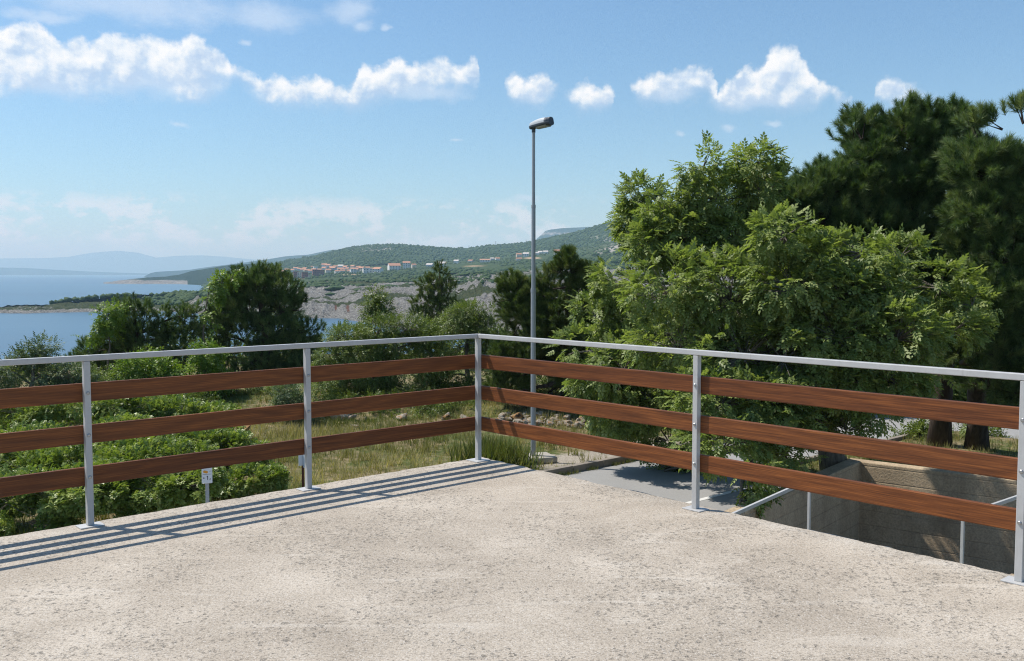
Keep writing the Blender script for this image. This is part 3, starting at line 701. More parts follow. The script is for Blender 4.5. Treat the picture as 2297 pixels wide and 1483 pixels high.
for a in ((664,624,11,12),(684,625,12,11),(706,620,13,12),(722,618,12,10)): house(*a, LB, GB, wall='wall_brick', roof='wall_brick', flat=True, yaw=0.3, floors=3, wins=3, name='apartment_block')
house(674, 623, 9, 10, 'pale beige unfinished building standing between two dark-red brick blocks', None, 'wall_cream', 'wall_cream', 0.3, True, 3, wins=2, name='apartment_block')
house(693, 624, 8, 6, 'low sand-coloured building at the foot of the brick blocks', None, 'wall_cream', 'wall_cream', 0.1, True)
house(706, 604, 9, 5, 'small white house with a white flat roof beside a dark round tree in the village', None, 'wall_white', 'wall_white', 0.4, True)
house(701, 599, 5, 4, 'tiny house with an orange roof standing alone highest above the village', None, yaw=0.2)
house(762, 602, 11, 7, 'white house with a pale pink roof on the upper edge of the village', None, 'wall_white', 'roof_pale', 0.2)
GW = 'white houses at the seaward front of the village'; LW = 'white flat-roofed house at the front edge of the village above the green scrub'
for a in ((790,613,12,8),(818,613,11,9),(829,612,11,8)): house(*a, LW, GW, roof='roof_pale', flat=True, yaw=0.4, wins=2)
house(849, 611, 18, 10, 'white house with one orange roof slope at the right end of the packed village', None, 'wall_white', 'roof_tile', -0.5, wins=3)
house(884, 607, 24, 14, 'large white house with a broad orange roof standing apart from the village', None, 'wall_white', 'roof_tile', 0.35, wins=4, floors=3)
house(912, 604, 15, 15, 'tall bright white house with dark balconies and a stepped orange roof', None, 'wall_white', 'roof_tile', 0.1, wins=3, floors=3)
house(927, 602, 9, 9, 'small pale house close behind the tall bright white house', None, 'wall_cream', 'roof_tile', 0.5)
house(965, 599, 13, 7, 'small grey house with a thin pale roof left of the slim pine top', None, 'wall_grey', 'roof_pale', -0.3)
house(994, 600, 16, 11, 'white house with pinkish roof beside the top of the slim pine', None, 'wall_white', 'roof_pale', 0.2, wins=3)
house(1023, 591, 10, 7, 'small white house with a pale roof alone in the woods above the bare earth', None, 'wall_white', 'roof_pale', -0.3)
house(1055, 589, 10, 5, 'small house with a slanted pinkish roof left of the long orange roof', None, 'wall_cream', 'roof_tile', -0.5)
house(1086, 588, 21, 6, 'long low house with a wide orange roof above the strip of bare earth', None, 'wall_white', 'roof_tile', 0.0, wins=4, floors=1)
house(1105, 584, 8, 5, 'tiny grey-roofed house just right of the long orange roof', None, 'wall_grey', 'roof_pale', 0.3)
house(1116, 584, 9, 6, 'tiny orange-roofed house right of the small grey-roofed house', None, yaw=0.3)
house(1162, 577, 11, 8, 'red-roofed house left of the lamp post, highest of the pair there', None, 'wall_cream', 'roof_tile', 0.2)
house(1163, 584, 12, 5, 'low orange roof below the red-roofed house left of the lamp post', None, 'wall_cream', 'roof_tile', 0.1)
house(1182, 576, 12, 8, 'white house touching the left side of the lamp post in the view', None, 'wall_white', 'roof_pale', -0.2, wins=3)
GH = 'white houses right of the lamp post'; LH = 'white house in the small cluster right of the lamp post'
for a in ((1206,573,9,6),(1214,570,9,6),(1223,569,10,6)): house(*a, LH, GH, roof='roof_pale', yaw=rng.uniform(-.5, .5))
house(1250, 573, 17, 11, 'white house with a steep bright orange roof right of the lamp post', None, 'wall_white', 'roof_tile', 0.0, wins=4)
WC = None
# masts on the hill crest
mast_mat = m_plain('mast_steel', (0.35, 0.36, 0.37), 0.5, 0.5, 0.05)
for (u, v, hpx, lb) in ((1110, 552, 11, 'tallest thin radio mast on the hill crest left of the lamp post'), (1054, 557, 7, 'shorter thin radio mast on the hill crest above the bare earth strip'), (1180, 545, 7, 'thin radio mast on the crest right beside the lamp post')):
    p = on_layer(HILL, u, v); k = p[1] / F; hh = hpx * k; m = MB()
    for (a, b) in ((-1, -1), (1, -1), (1, 1), (-1, 1)): m.tube([(a * 0.9, b * 0.9, -2), (a * 0.25, b * 0.25, hh)], 0.28, 4)
    for i in range(8):
        z = hh * (i + 0.5) / 8; q = 0.9 - 0.65 * (i + 0.5) / 8; m.tube([(-q, -q, z), (q, -q, z + hh / 16), (q, q, z), (-q, q, z + hh / 16), (-q, -q, z)], 0.14, 4)
    o = m.build('radio_mast', mast_mat, loc=tuple(p)); tag(o, lb, 'mast')
# ------------------------------------------------------------------ near ground
def pit_line(s): return -3.14 - 0.16 * (s - 8.3)         # face of the sunken court's long wall
def back_s(t): return 14.3 + 0.172 * (t + 4.1)           # face of its back wall
def in_pit(s, t, m=0.0):
    a = (t > pit_line(s) - m) & (s < back_s(t) + m) & (s > 1.0 - m) & (t < 12)
    ledge = ((s < 7.1 - m) & (t > -1.05 + m)) | ((s < 8.7 - m) & (t > 1.3 + m))
    return a & ~ledge
def bed(s, t): return (s > 13.6) & (s < 21.5) & (t > -5.6)
def ground_z(x, y):
    x = np.asarray(x, float); y = np.asarray(y, float)
    d = np.stack([x - CORNER[0], y - CORNER[1]], -1); s = d @ E1; t = d @ E2
    P = np.stack([x, y, 0 * x], -1)
    z = GZ + (fbm(P * 0.35, 3, 101) - 0.5) * 0.22 + (fbm(P * 1.7, 2, 102) - 0.5) * 0.06
    q = (y - 52) + 0.55 * np.maximum(0, -x - 10) - 1.2 * np.maximum(0, x - 9)
    z = z - 0.24 * np.maximum(0, q - 1) - 0.0
    z = z + 0.5 * bell(y, 31, 2.5) * (x < 8) * fbm(P * 0.5, 2, 103)
    z = np.maximum(z, SEA - 3) + np.clip((x - 10) / 12, 0, 1) * np.clip((y - 33) * 0.12, 0, 3.6)
    park = (t > -8.72) & (s < 28)
    z = np.where(park & ~bed(s, t), AZ - 0.05, z); z = np.where(park & bed(s, t), -2.76 + (fbm(P * 0.8, 2, 104) - 0.5) * 0.08, z)
    return z
gs = np.concatenate([-np.geomspace(400, 21, 24), np.arange(-20, 34, 0.25), np.geomspace(34, 420, 40)])
gt = np.concatenate([-np.geomspace(420, 31, 40), np.arange(-30, -8.85, 0.25), [-8.78, -8.70], np.arange(-8.5, 20, 0.25), np.geomspace(20.3, 400, 36)])
Sg, Tg = np.meshgrid(gs, gt, indexing='ij')
Xg = CORNER[0] + Sg * E1[0] + Tg * E2[0]; Yg = CORNER[1] + Sg * E1[1] + Tg * E2[1]; Zg = ground_z(Xg, Yg)
idx = np.arange(Sg.size).reshape(Sg.shape)
Fg = np.stack([idx[:-1, :-1], idx[:-1, 1:], idx[1:, 1:], idx[1:, :-1]], -1).reshape(-1, 4)[:, ::-1]
cs = ((Sg[:-1, :-1] + Sg[1:, 1:]) / 2).ravel(); ct = ((Tg[:-1, :-1] + Tg[1:, 1:]) / 2).ravel()
Fg = Fg[~in_pit(cs, ct, 0.14)]
grav = 0.75 * bell(Tg, -9.3, 1.0) * bell(Sg, 12.5, 3.2) + 0.55 * bell(Sg, 9.5, 1.5) * bell(Tg, -10.2, 1.2)
o = np_mesh('ground', np.stack([Xg, Yg, Zg], -1).reshape(-1, 3), Fg, M['ground'], None, None, True, {'gravel': grav.ravel()})
tag(o, kind='structure')

def poly_st(pts, z, mb):
    vs = [st(s, t, z) for s, t in pts]; mb.add(vs, [tuple(range(len(vs)))[::-1]])
mb = MB()
poly_st([(-4, -8.70), (28, -8.70), (28, -5.6), (-4, -5.6)], AZ, mb)
poly_st([(-4, -5.6), (13.6, -5.6), (13.6, pit_line(13.6) - 0.34), (-4, pit_line(-4) - 0.34)], AZ, mb)
poly_st([(21.5, -5.6), (28, -5.6), (28, 30), (21.5, 30)], AZ, mb)
tag(mb.build('parking_lot', M['asphalt']), kind='structure')
mb = MB()
for (t, s0, s1) in ((-5.15, 6.0, 11.6), ):
    poly_st([(s0, t - 0.06), (s1, t - 0.06), (s1, t + 0.06), (s0, t + 0.06)], AZ + 0.005, mb)
tag(mb.build('parking_line', M['white_paint']), kind='structure')
mb = MB()
for (s0, s1) in [(k * 1.0 + 0.006, k * 1.0 + 0.994) for k in range(-2, 26)]:       # kerb stones
    a = st((s0 + s1) / 2, -8.72, -2.80); mb.box((a.x, a.y, -2.80 + rng.normal() * 0.006), (s1 - s0, 0.16, 0.23), YAW1)
tag(mb.build('kerb', M['kerb'], bevel=0.012), kind='structure')
mb = MB()
for k in range(8):
    a = st(13.6 + k + 0.5, -5.6, -2.78); mb.box((a.x, a.y, -2.78), (0.988, 0.14, 0.2), YAW1)
tag(mb.build('kerb', M['kerb'], bevel=0.012), kind='structure')

# sunken court: floor, concrete retaining wall, ledge below the terrace
mb = MB(); poly_st([(0.9, -6), (17.5, -6), (17.5, 12.2), (0.9, 12.2)], -5.4, mb)
tag(mb.build('court_floor', M['footing']), kind='structure')
def wall_strip(mb, path, th, z0, z1):
    """vertical wall along st points; thickness goes to the right-hand side (outwards)"""
    n = len(path); P = np.array(path, float); offs = []
    for i in range(n):
        a = unit(P[min(i + 1, n - 1)] - P[i]) if i < n - 1 else unit(P[i] - P[i - 1]); b = unit(P[i] - P[i - 1]) if i > 0 else a
        na = np.array([a[1], -a[0]]); nb = np.array([b[1], -b[0]]); m = unit(na + nb); offs.append(P[i] + m * th / max(0.3, m @ na))
    vs = []
    for i in range(n):
        for q in (P[i], offs[i]):
            for z in (z0, z1): vs.append(st(q[0], q[1], z))
    fs = []
    for i in range(n - 1):
        a, b = 4 * i, 4 * (i + 1)
        fs += [(a, b, b + 1, a + 1), (a + 2, a + 3, b + 3, b + 2), (a + 1, b + 1, b + 3, a + 3), (a, a + 2, b + 2, b)]
    fs += [(0, 1, 3, 2), (4 * n - 4, 4 * n - 2, 4 * n - 1, 4 * n - 3)]
    mb.add(vs, fs)
mb = MB()
wall_strip(mb, [(1.0, pit_line(1.0)), (14.3, -4.1), (back_s(-0.9), -0.9), (back_s(12), 12)], 0.32, -5.5, -2.5)
o = mb.build('retaining_wall', M['pit'], bevel=0.02); tag(o, 'long board-marked concrete retaining wall in tree shade below the right-hand railing', 'wall')
mb = MB(); wall_strip(mb, [(1.0, -1.05), (7.1, -1.05), (7.1, 1.3), (8.7, 1.3), (8.7, 12)], 0.2, -5.5, -2.62)
tag(mb.build('ledge_wall', M['pit']), kind='structure')
# grey steel guard rail on the ledge
r = thing('guard_rail', st(7.0, -0.97, -2.62), 'low grey steel guard rail stepping round the edge of the sunken court below the terrace', 'railing')
R0 = Vector(r.location)
path = [(4.75, -0.97), (7.0, -0.97), (7.0, 1.2), (9.6, 1.2)]; ZR = [-1.57, -1.345, -1.45, -1.50]
for i in range(3):
    a, b = st(*path[i], ZR[i]) - R0, st(*path[i + 1], ZR[i + 1]) - R0; d = (b - a).normalized(); b = b + d * 0.018; a = a + d * (0.021 if i else 0); n_ = Vector((-d.y, d.x, 0)).normalized() * 0.02; up = Vector((0, 0, 0.025)); vs = []
    for q in (a, b): vs += [q - n_ - up, q + n_ - up, q + n_ + up, q - n_ + up]
    m = MB(); m.add(vs, [(0, 1, 2, 3), (7, 6, 5, 4), (0, 4, 5, 1), (1, 5, 6, 2), (2, 6, 7, 3), (3, 7, 4, 0)]); m.build('top_rail', M['rail'], r, bevel=0.004)
for p, Zr in zip(path, ZR):
    a = st(*p, 0) - R0; m = MB(); m.box((a.x, a.y, (Zr - 0.028) / 2 - 2.6 / 2 - R0.z), (0.038, 0.038, Zr - 0.028 + 2.6), YAW1); m.build('post', M['rail'], r, bevel=0.003)

# ------------------------------------------------------------------ terrace
def edge_pts():
    out = []; c = [(-15, 15), (-15, -0.11), (0.125, -0.11), (0.125, 15)]
    for (a, b) in zip(c, c[1:] + c[:1]):
        n = int(max(abs(b[0] - a[0]), abs(b[1] - a[1])) / 0.05)
        for i in range(n):
            f = i / n; out.append((a[0] + (b[0] - a[0]) * f, a[1] + (b[1] - a[1]) * f))
    return np.array(out)
ep = edge_pts(); q = np.concatenate([ep, np.zeros((len(ep), 1))], 1)
wob = (fbm(q * 5, 3, 201) - 0.5) * 0.045 + (fbm(q * 22, 2, 202) - 0.5) * 0.034
ctr = np.array([-7.4, 7.4]); dirs = np.sign(ep - ctr) * (np.abs(ep - ctr) > 7.4)
ep2 = ep + dirs * wob[:, None]; inn = ep2 - dirs * (0.012 + 0.012 * vnoise(q * 9, 5))[:, None]
V = [st(a, b, 0) for a, b in inn] + [st(a, b, -0.016) for a, b in ep2] + [st(a, b, -0.24) for a, b in ep2]; n = len(ep2)
mb = MB(); mb.add(V, [tuple(range(n))[::-1], tuple(range(2 * n, 3 * n))] + [(i, (i + 1) % n, n + (i + 1) % n, n + i) for i in range(n)] + [(n + i, n + (i + 1) % n, 2 * n + (i + 1) % n, 2 * n + i) for i in range(n)])
tag(mb.build('terrace_floor', M['concrete']), kind='structure')
mb = MB(); c = st(-7.6, 7.6, 0); mb.box((c.x, c.y, -1.75), (14.6, 14.6, 3.02), YAW1)
tag(mb.build('building_wall', M['building']), kind='structure')

# railing: welded steel posts and handrail, stained boards bolted behind
rail = thing('terrace_railing', st(0, 0, 0), 'silver steel railing with three dark wooden boards running round the terrace corner', 'railing')
R0 = Vector(rail.location)
def loc(s, t, z): return tuple(st(s, t, z) - R0)
posts = [((s, 0.0), 1) for s in (-4.88, -3.245, -1.662)] + [((0.0, 0.0), 0)] + [((0.0, t), 2) for t in (2.325, 4.425, 6.55)]
for (s, t), run in posts:
    yaw = YAW1 if run < 2 else YAW2
    m = MB(); m.box((0, 0, 0.535), (0.04, 0.04, 1.054)); p = m.build('post', M['rail'], rail, bevel=0.003, loc=loc(s, t, 0), rot=(0, 0, yaw))
    m = MB(); m.box((0, 0, 0.004), (0.15, 0.11, 0.008) if run != 0 else (0.15, 0.15, 0.008)); m.build('base_plate', M['rail'], p, bevel=0.002)
    if run:
        for z in (0.32, 0.59, 0.86):
            m = MB(); sg = -1
            rings = [(0.0, 0.011), (0.004, 0.011), (0.008, 0.007), (0.0095, 0.0)]
            vs, fs = [], []
            for h, rr in rings[:3]:
                for k in range(10): a = 2 * PI * k / 10; vs.append((rr * math.cos(a), sg * (0.0202 + h), z + rr * math.sin(a)))
            for i in range(2):
                for k in range(10): fs.append((i * 10 + k, i * 10 + (k + 1) % 10, (i + 1) * 10 + (k + 1) % 10, (i + 1) * 10 + k))
            fs.append(tuple(20 + k for k in range(10))); m.add(vs, fs); m.build('bolt', M['bolt'], p, smooth=False)
# local -Y of a post faces the terrace on both runs: left run faces +t, right run faces -s
hw = 0.021
def prism(mb, A, B, z0, z1):
    """A, B: (inner, outer) st pairs at each end"""
    vs = []
    for q in (A, B):
        for (s, t) in q:
            for z in (z0, z1): vs.append(loc(s, t, z))
    mb.add(vs, [(0, 1, 3, 2), (4, 6, 7, 5), (0, 4, 5, 1), (2, 3, 7, 6), (1, 5, 7, 3), (0, 2, 6, 4)])
m = MB(); prism(m, ((-8.5, hw), (-8.5, -hw)), ((-hw, hw), (hw, -hw)), 1.064, 1.10); m.build('top_rail', M['rail'], rail, bevel=0.004)
m = MB(); prism(m, ((-hw, hw), (hw, -hw)), ((-hw, 9), (hw, 9)), 1.064, 1.10); m.build('top_rail', M['rail'], rail, bevel=0.004)
for z in (0.32, 0.59, 0.86):
    m = MB(); L = 8.4; m.box((0, 0, 0), (L, 0.026, 0.12)); m.build('wooden_board', M['wood'], rail, bevel=0.006, loc=loc(0.018 - L / 2, -0.0345, z), rot=(0, 0, YAW1))
    for (t0, t1) in ((-0.051, 4.427), (4.431, 9)):
        m = MB(); L = t1 - t0; m.box((0, 0, 0), (L, 0.026, 0.12)); m.build('wooden_board', M['wood'], rail, bevel=0.006, loc=loc(0.0345, (t0 + t1) / 2, z), rot=(0, 0, YAW2))

# ------------------------------------------------------------------ street lamp
lb = onz(1196, 1030, GZ); lamp = thing('street_lamp', tuple(lb), 'tall grey galvanised street lamp with one flat head behind the terrace corner', 'street lamp')
mb = MB(); pts = [(0, 0, z) for z in (0, 3.93, 3.96, 5.86, 5.89, 7.62)]; mb.tube(pts, [0.061, 0.059, 0.049, 0.047, 0.038, 0.035], 20)
mb.build('pole', M['pole'], lamp, smooth=False)
mb = MB(); mb.tube([(0, 0, 3.90), (0, 0, 3.985)], [0.064, 0.064], 20); mb.tube([(0, 0, 5.84), (0, 0, 5.91)], [0.052, 0.052], 20); mb.build('collar', M['pole'], lamp)
mb = MB(); mb.box((0.05, 0.0, 0.02), (0.85, 0.7, 0.14), 0.35); mb.build('footing', M['footing'], lamp, bevel=0.03)
# head: superellipse sections along its axis, pointing towards the camera and to the right
hd = Vector((0.70, -0.70, 0.06)).normalized(); hs = Vector((hd.y, -hd.x, 0)).normalized(); hu = hs.cross(hd); hu = hu if hu.z > 0 else -hu
def head_part(u0, u1, zlo, zhi, name, mat, secs=10, parent=None, wscale=1.0, capr=0.25):
    vs, fs = [], []; N = 20
    for i in range(secs + 1):
        f = i / secs; x = u0 + (u1 - u0) * f; tt = (x + 0.12) / 0.90
        wd = (0.095 + 0.055 * math.sin(min(1, max(0, tt)) * 2.0)) * wscale
        if tt > 0.9: wd *= max(0.45, 1 - 3.0 * (tt - 0.9))
        if tt < 0.08: wd *= 0.8
        for k in range(N):
            a = 2 * PI * k / N; c, s_ = math.cos(a), math.sin(a)
            yy = wd * math.copysign(abs(c) ** 0.75, c); top = zhi * (0.62 + 0.38 * math.sin(min(1, max(0.05, tt * 1.15)) * PI * 0.72)); zz = top * abs(s_) ** 0.75 if s_ > 0 else zlo * abs(s_) ** 0.6
            p = hd * x * 0.70 + hs * yy * 0.9 + hu * zz * 1.2; vs.append((p.x, p.y, p.z + 7.70))
    for i in range(secs):
        for k in range(N): fs.append((i * N + k, (i + 1) * N + k, (i + 1) * N + (k + 1) % N, i * N + (k + 1) % N))
    fs.append(tuple(range(N))); fs.append(tuple(secs * N + k for k in range(N))[::-1])
    m = MB(); m.add(vs, fs); return m.build(name, M[mat], parent or lamp, smooth=False)
body = head_part(-0.12, 0.80, -0.05, 0.030, 'lamp_head', 'lamp_dark')
head_part(-0.10, 0.62, 0.028, 0.115, 'cover', 'lamp_top', parent=body, wscale=0.97)
head_part(0.622, 0.79, 0.0, 0.112, 'end_cap', 'lamp_dark', parent=body, wscale=0.96)
head_part(0.20, 0.66, -0.075, -0.02, 'lens', 'lamp_lens', parent=body, wscale=0.8)
mb = MB(); mb.tube([(0, 0, 7.56), (0, 0, 7.67)], [0.044, 0.044], 16); mb.build('bracket', M['lamp_dark'], lamp)

# ------------------------------------------------------------------ marker signs
Y = 14.6; b = aty(466, 1150, Y); gz = float(ground_z(b[0], b[1])); zt = float(aty(462, 1080, Y)[2])
sg = thing('marker_sign', (b[0], b[1], gz), 'small white marker plate with an orange block on a grey post among the brambles', 'sign', None, 0.32)
mb = MB(); mb.box((0.0, 0.03, (zt - gz + 0.08) / 2), (0.055, 0.035, zt - gz + 0.08)); mb.build('post', M['pole'], sg, bevel=0.003)
mb = MB(); mb.box((0, 0, zt - gz + 0.10), (0.155, 0.012, 0.26)); pl = mb.build('plate', M['sign_white'], sg, bevel=0.006)
zc = zt - gz + 0.10
mb = MB(); mb.tube([(-0.055, -0.0075, zc + 0.055), (-0.04, -0.0085, zc + 0.055), (0.0, -0.0085, zc + 0.045), (0.012, -0.0075, zc + 0.045)], [0.012, 0.02, 0.02, 0.012], 8)
mb.v = [(x, max(y, -0.0085), z) for x, y, z in mb.v]; mb.build('orange_block', M['sign_orange'], pl)
mb = MB()
for (x, z, w, h) in ((0.008, -0.045, 0.010, 0.062), (0.001, -0.022, 0.012, 0.010), (-0.045, -0.045, 0.028, 0.008), (-0.055, -0.045, 0.008, 0.022), (0.045, -0.062, 0.008, 0.020), (0.041, -0.074, 0.008, 0.012)):
    mb.box((x, -0.0075, zc + z), (w, 0.003, h))
mb.build('number', M['sign_black'], pl)
mb = MB(); mb.box((0.0, -0.007, zc + 0.012), (0.13, 0.002, 0.004)); mb.box((0.045, -0.007, zc + 0.058), (0.035, 0.002, 0.004)); mb.build('line', M['sign_black'], pl)
Y = 18.6; b = aty(684, 1100, Y); gz = float(ground_z(b[0], b[1])); zt = float(aty(683, 1020, Y)[2]); zm = float(aty(683, 1044, Y)[2])
sk = thing('marker_stake', (b[0] - 0.035, b[1], gz), 'rusty brown stake with a bent white plate on top in the dry grass', 'sign', None, -0.25)
mb = MB(); mb.box((0, 0, (zt - gz) / 2), (0.035, 0.035, zt - gz)); mb.build('post', M['rust'], sk)
mb = MB()
for (x, yaw, dz) in ((-0.022, 0.75, 0.0), (0.045, -0.75, -0.035)): mb.box((x, -0.045, (zt + zm) / 2 - gz + 0.05 + dz), (0.085, 0.006, zt - zm + 0.10), yaw)
mb.build('plate', M['sign_white'], sk, bevel=0.003)

# ------------------------------------------------------------------ trees
def gp(u, Y, v=1000):
    p = aty(u, v, Y); return (float(p[0]), float(p[1]), float(ground_z(p[0], p[1])))
ASH_L = [(1930,790,80,50,-1.6),(1960,700,70,50,-1.8),(1900,700,60,50,-1.6),(1440,440,45,40,1.6),(1425,500,40,45,1.6),(1490,470,60,45,0),(1575,375,55,50,0),(1600,440,80,55,0),(1700,365,60,45,0),(1720,430,80,55,0),(1775,410,35,35,0),(1460,560,60,60,0),(1540,530,90,70,0),(1650,530,100,75,0),(1760,520,70,60,-2.3),(1400,640,75,60,1.6),(1330,700,50,40,1.6),(1500,650,110,85,-1),(1640,660,120,90,-1.3),(1780,640,100,80,-2.3),(1400,730,90,65,1.6),(1300,780,60,40,1.1),(1520,770,120,85,-0.9),(1670,790,120,85,-2),(1400,820,100,70,0.6),(1330,850,60,45,1.2),(1480,890,110,75,1.2),(1620,900,120,80,-2.3),(1760,800,110,80,-2.3),(1390,920,80,55,1.2),(1500,980,90,60,1.2),(1620,1000,90,60,-2.8),(1740,920,100,70,-2.3),(1490,1045,60,45,1.2),(1570,1070,50,40,1.2),(1680,1075,70,55,-3.2),(1760,1010,80,55,-2.2),(1660,1120,45,35,-3.4),(1860,570,70,50,-2.3),(1930,560,75,50,-2.3),(2020,570,60,45,-1.5),(1880,650,90,65,-2.3),(2000,650,100,65,-2.2),(2110,640,70,50,-1.8),(2180,680,55,40,-1.6),(1880,750,100,70,-2.5),(2010,750,110,70,-2.6),(2130,740,80,55,-2),(1880,850,90,60,-2.4),(2010,850,90,55,-2.4),(1960,910,70,45,-2.3),(2080,830,60,40,-1.8),(1830,940,70,50,-2.3),(1900,960,50,35,-2.3),(1800,760,80,60,-2.3),(1870,800,70,55,-2.3),(1880,700,60,50,-2.3)]
leaf_tree('ash_tree', gp(1880, 21.4, 1050), aty(1690, 620, 20.6), 0.30, 0.12, 20.3, ASH_L, 46000, ASH, 0.215, 'ash_leaf',
          'broad light-green ash tree with feathery leaves beside the parking area, tallest leafy tree', 'tree', clump=1.7, thr=0.44, droop=0.12, nheads=26, twigs=1300, limb_r=0.075, shell=0.38, extra_back=4)
PR1 = [(1935,285,28,50),(1885,345,35,50),(1960,330,50,50),(2020,265,38,60),(2050,310,60,60),(2090,250,35,45),(2150,280,30,60),(2130,330,60,55),(1870,400,45,50),(1940,410,80,60),(2030,400,90,60),(1800,440,60,50),(1860,470,80,55),(1745,440,45,35),(1740,500,80,50),(1830,540,90,60),(1950,490,90,60),(2060,480,90,60),(1760,580,70,50),(1900,590,90,55),(2030,570,90,60),(2120,540,80,60),(2170,430,70,60),(2120,640,80,55),(2180,600,70,60)]
pine('pine_tree', gp(2106, 24.4), aty(2100, 330, 22.6), 0.26, 0.10, 22.4, PR1, 5200, 0.40, 'needle', 'tall dark pine with upright brush-like tips rising behind the ash tree', clump=0.9, thr=0.33, limb_r=0.09, nheads=12)
PR2 = [(2205,320,45,40),(2170,330,40,40),(2215,275,40,36),(2255,262,40,36),(2270,300,55,40),(2305,315,55,42),(2180,760,60,40),(2215,840,55,34),(2200,690,55,40),(2297,250,34,40),(2240,290,40,40),(2290,340,60,50),(2230,370,70,55),(2310,420,80,60),(2240,460,80,55),(2330,500,80,60),(2270,550,80,55),(2330,620,90,60),(2250,650,80,50),(2320,720,90,60),(2240,740,60,45),(2290,800,70,50),(2330,860,80,50),(2400,350,80,70),(2430,450,90,80),(2420,600,90,80),(2400,750,90,80),(2250,690,60,40)]
pine('pine_tree', gp(2192, 23.9), aty(2270, 430, 20.5), 0.26, 0.10, 20.0, PR2, 5200, 0.42, 'needle', 'dark long-needled pine cut by the right edge of the picture', clump=0.9, thr=0.32, limb_r=0.09, nheads=9)
# shady growth behind the big trees
leaf_tree('shade_tree', gp(2290, 31), aty(2290, 700, 31), 0.16, 0.06, 31, [(2180,720,90,70),(2300,760,110,80),(2230,840,100,70),(2130,860,70,50),(2330,880,90,60),(2250,930,80,45),(2080,790,80,60),(2190,640,80,60)], 5200, SPRIG, 0.42, 'bush_leaf', 'dim leafy tree standing behind the two pine trunks', 'tree', nheads=8, twigs=200, thr=0.32)
leaf_tree('shade_tree', gp(1660, 31), aty(1660, 720, 31), 0.16, 0.06, 31, [(1500,760,110,70),(1640,740,120,80),(1780,760,120,80),(1900,780,100,70),(1560,860,110,60),(1700,870,110,60),(1820,880,90,50),(1430,850,80,60),(1960,850,60,50),(1400,930,60,35)], 6500, SPRIG, 0.42, 'bush_leaf', 'dim leafy tree almost hidden behind the ash tree', 'tree', nheads=10, twigs=200, thr=0.32)
leaf_tree('bed_shrub', gp(2065, 25.6), aty(2065, 965, 25.5), 0.04, 0.02, 25.5, [(2060,985,38,28),(2090,965,22,24),(2030,1005,26,14),(2150,985,24,22),(2230,985,40,30)], 1500, SPRIG, 0.26, 'bush_leaf', 'low green shrub round the foot of the pine trunks', 'shrub', nheads=4, twigs=80, limb_r=0.02)

P4 = [(1280,575,26,18),(1275,600,45,24),(1230,607,30,14),(1310,615,40,22),(1240,632,45,18),(1330,640,40,20),(1150,628,25,18),(1150,655,42,26),(1200,650,45,28),(1270,660,70,32),(1180,690,60,35),(1255,705,80,40),(1330,700,45,32),(1150,735,45,35),(1220,755,80,40),(1300,760,60,40),(1140,800,40,36),(1200,815,60,40),(1280,820,70,42),(1140,860,50,30),(1230,870,80,34)]
pine('pine_tree', gp(1270, 29.0, 950), aty(1280, 640, 29), 0.22, 0.06, 29, P4, 5000, 0.32, 'needle_warm', 'tiered pine with a pointed top just right of the lamp pole', clump=0.9, thr=0.36, nheads=14, twigs=400, upd=0.6)
P3 = [(986,597,10,12),(982,615,22,14),(965,632,30,12),(1000,640,34,13),(975,655,36,14),(955,672,36,13),(1000,675,36,16),(985,700,50,18),(950,700,30,15),(1040,690,26,14),(985,735,55,22)]
pine('pine_tree', gp(985, 52), aty(986, 600, 52), 0.16, 0.03, 52, P3, 1000, 0.40, 'needle_warm', 'slim pointed young pine rising behind the bushes left of the lamp pole', far=True, thr=0.38, nheads=8, twigs=120, limb_r=0.04)
P2l = [(545,618,28,22),(580,607,25,20),(610,612,28,18),(570,640,70,30),(520,655,40,32),(630,645,45,28),(500,690,40,32),(560,680,70,36),(625,680,55,32),(670,680,30,20),(480,730,40,34),(545,735,75,40),(620,730,70,36),(690,725,32,18),(500,785,50,34),(575,795,80,40),(650,780,55,34),(700,770,26,22),(540,850,75,36),(620,850,70,36),(680,830,40,32),(590,905,80,30),(500,860,40,30)]
pine('pine_tree', gp(598, 40), aty(575, 620, 40), 0.24, 0.07, 40, P2l, 4000, 0.42, 'needle', 'dense dark pine standing tallest on the sea side of the terrace', far=True, clump=0.7, thr=0.40, nheads=12, twigs=300)
P1l = [(300,672,18,20),(272,680,20,16),(318,690,22,18),(295,715,45,24),(260,745,45,26),(320,745,55,28),(360,738,26,22),(368,700,14,26),(412,705,16,24),(440,695,12,14),(420,735,24,14),(385,765,40,20),(290,785,70,28),(215,775,40,20),(190,800,32,16),(350,805,50,26),(240,815,60,26),(300,845,70,26),(400,800,30,18),(380,850,40,24)]
pine('pine_tree', gp(335, 39), aty(300, 690, 39), 0.18, 0.05, 39, P1l, 2200, 0.40, 'needle', 'ragged pine with sparse side arms against the sea, left of the dense dark pine', far=True, clump=0.8, thr=0.42, nheads=12, twigs=300)
def vine(base_u, Y, lst, n, size, label, leaf='vine_leaf'):
    leaf_tree('climbing_vine', gp(base_u, Y), aty(base_u, lst[0][1], Y), 0.05, 0.02, Y, lst, n, SPRIG, size, leaf, label, 'vine', nheads=len(lst), twigs=100, limb_r=0.02, extra_back=0, droop=0.6, thr=0.40)
vine(240, 38.0, [(262,697,16,12),(236,708,28,18),(210,732,28,20),(200,752,22,14),(248,735,22,16)], 640, 0.34, 'bright green vine covering the upper left of the ragged pine')
vine(472, 39.0, [(500,640,22,22),(480,665,22,26),(470,695,16,22),(520,625,18,14),(478,720,12,20)], 800, 0.34, 'bright green vine hanging down the left flank of the dense dark pine')
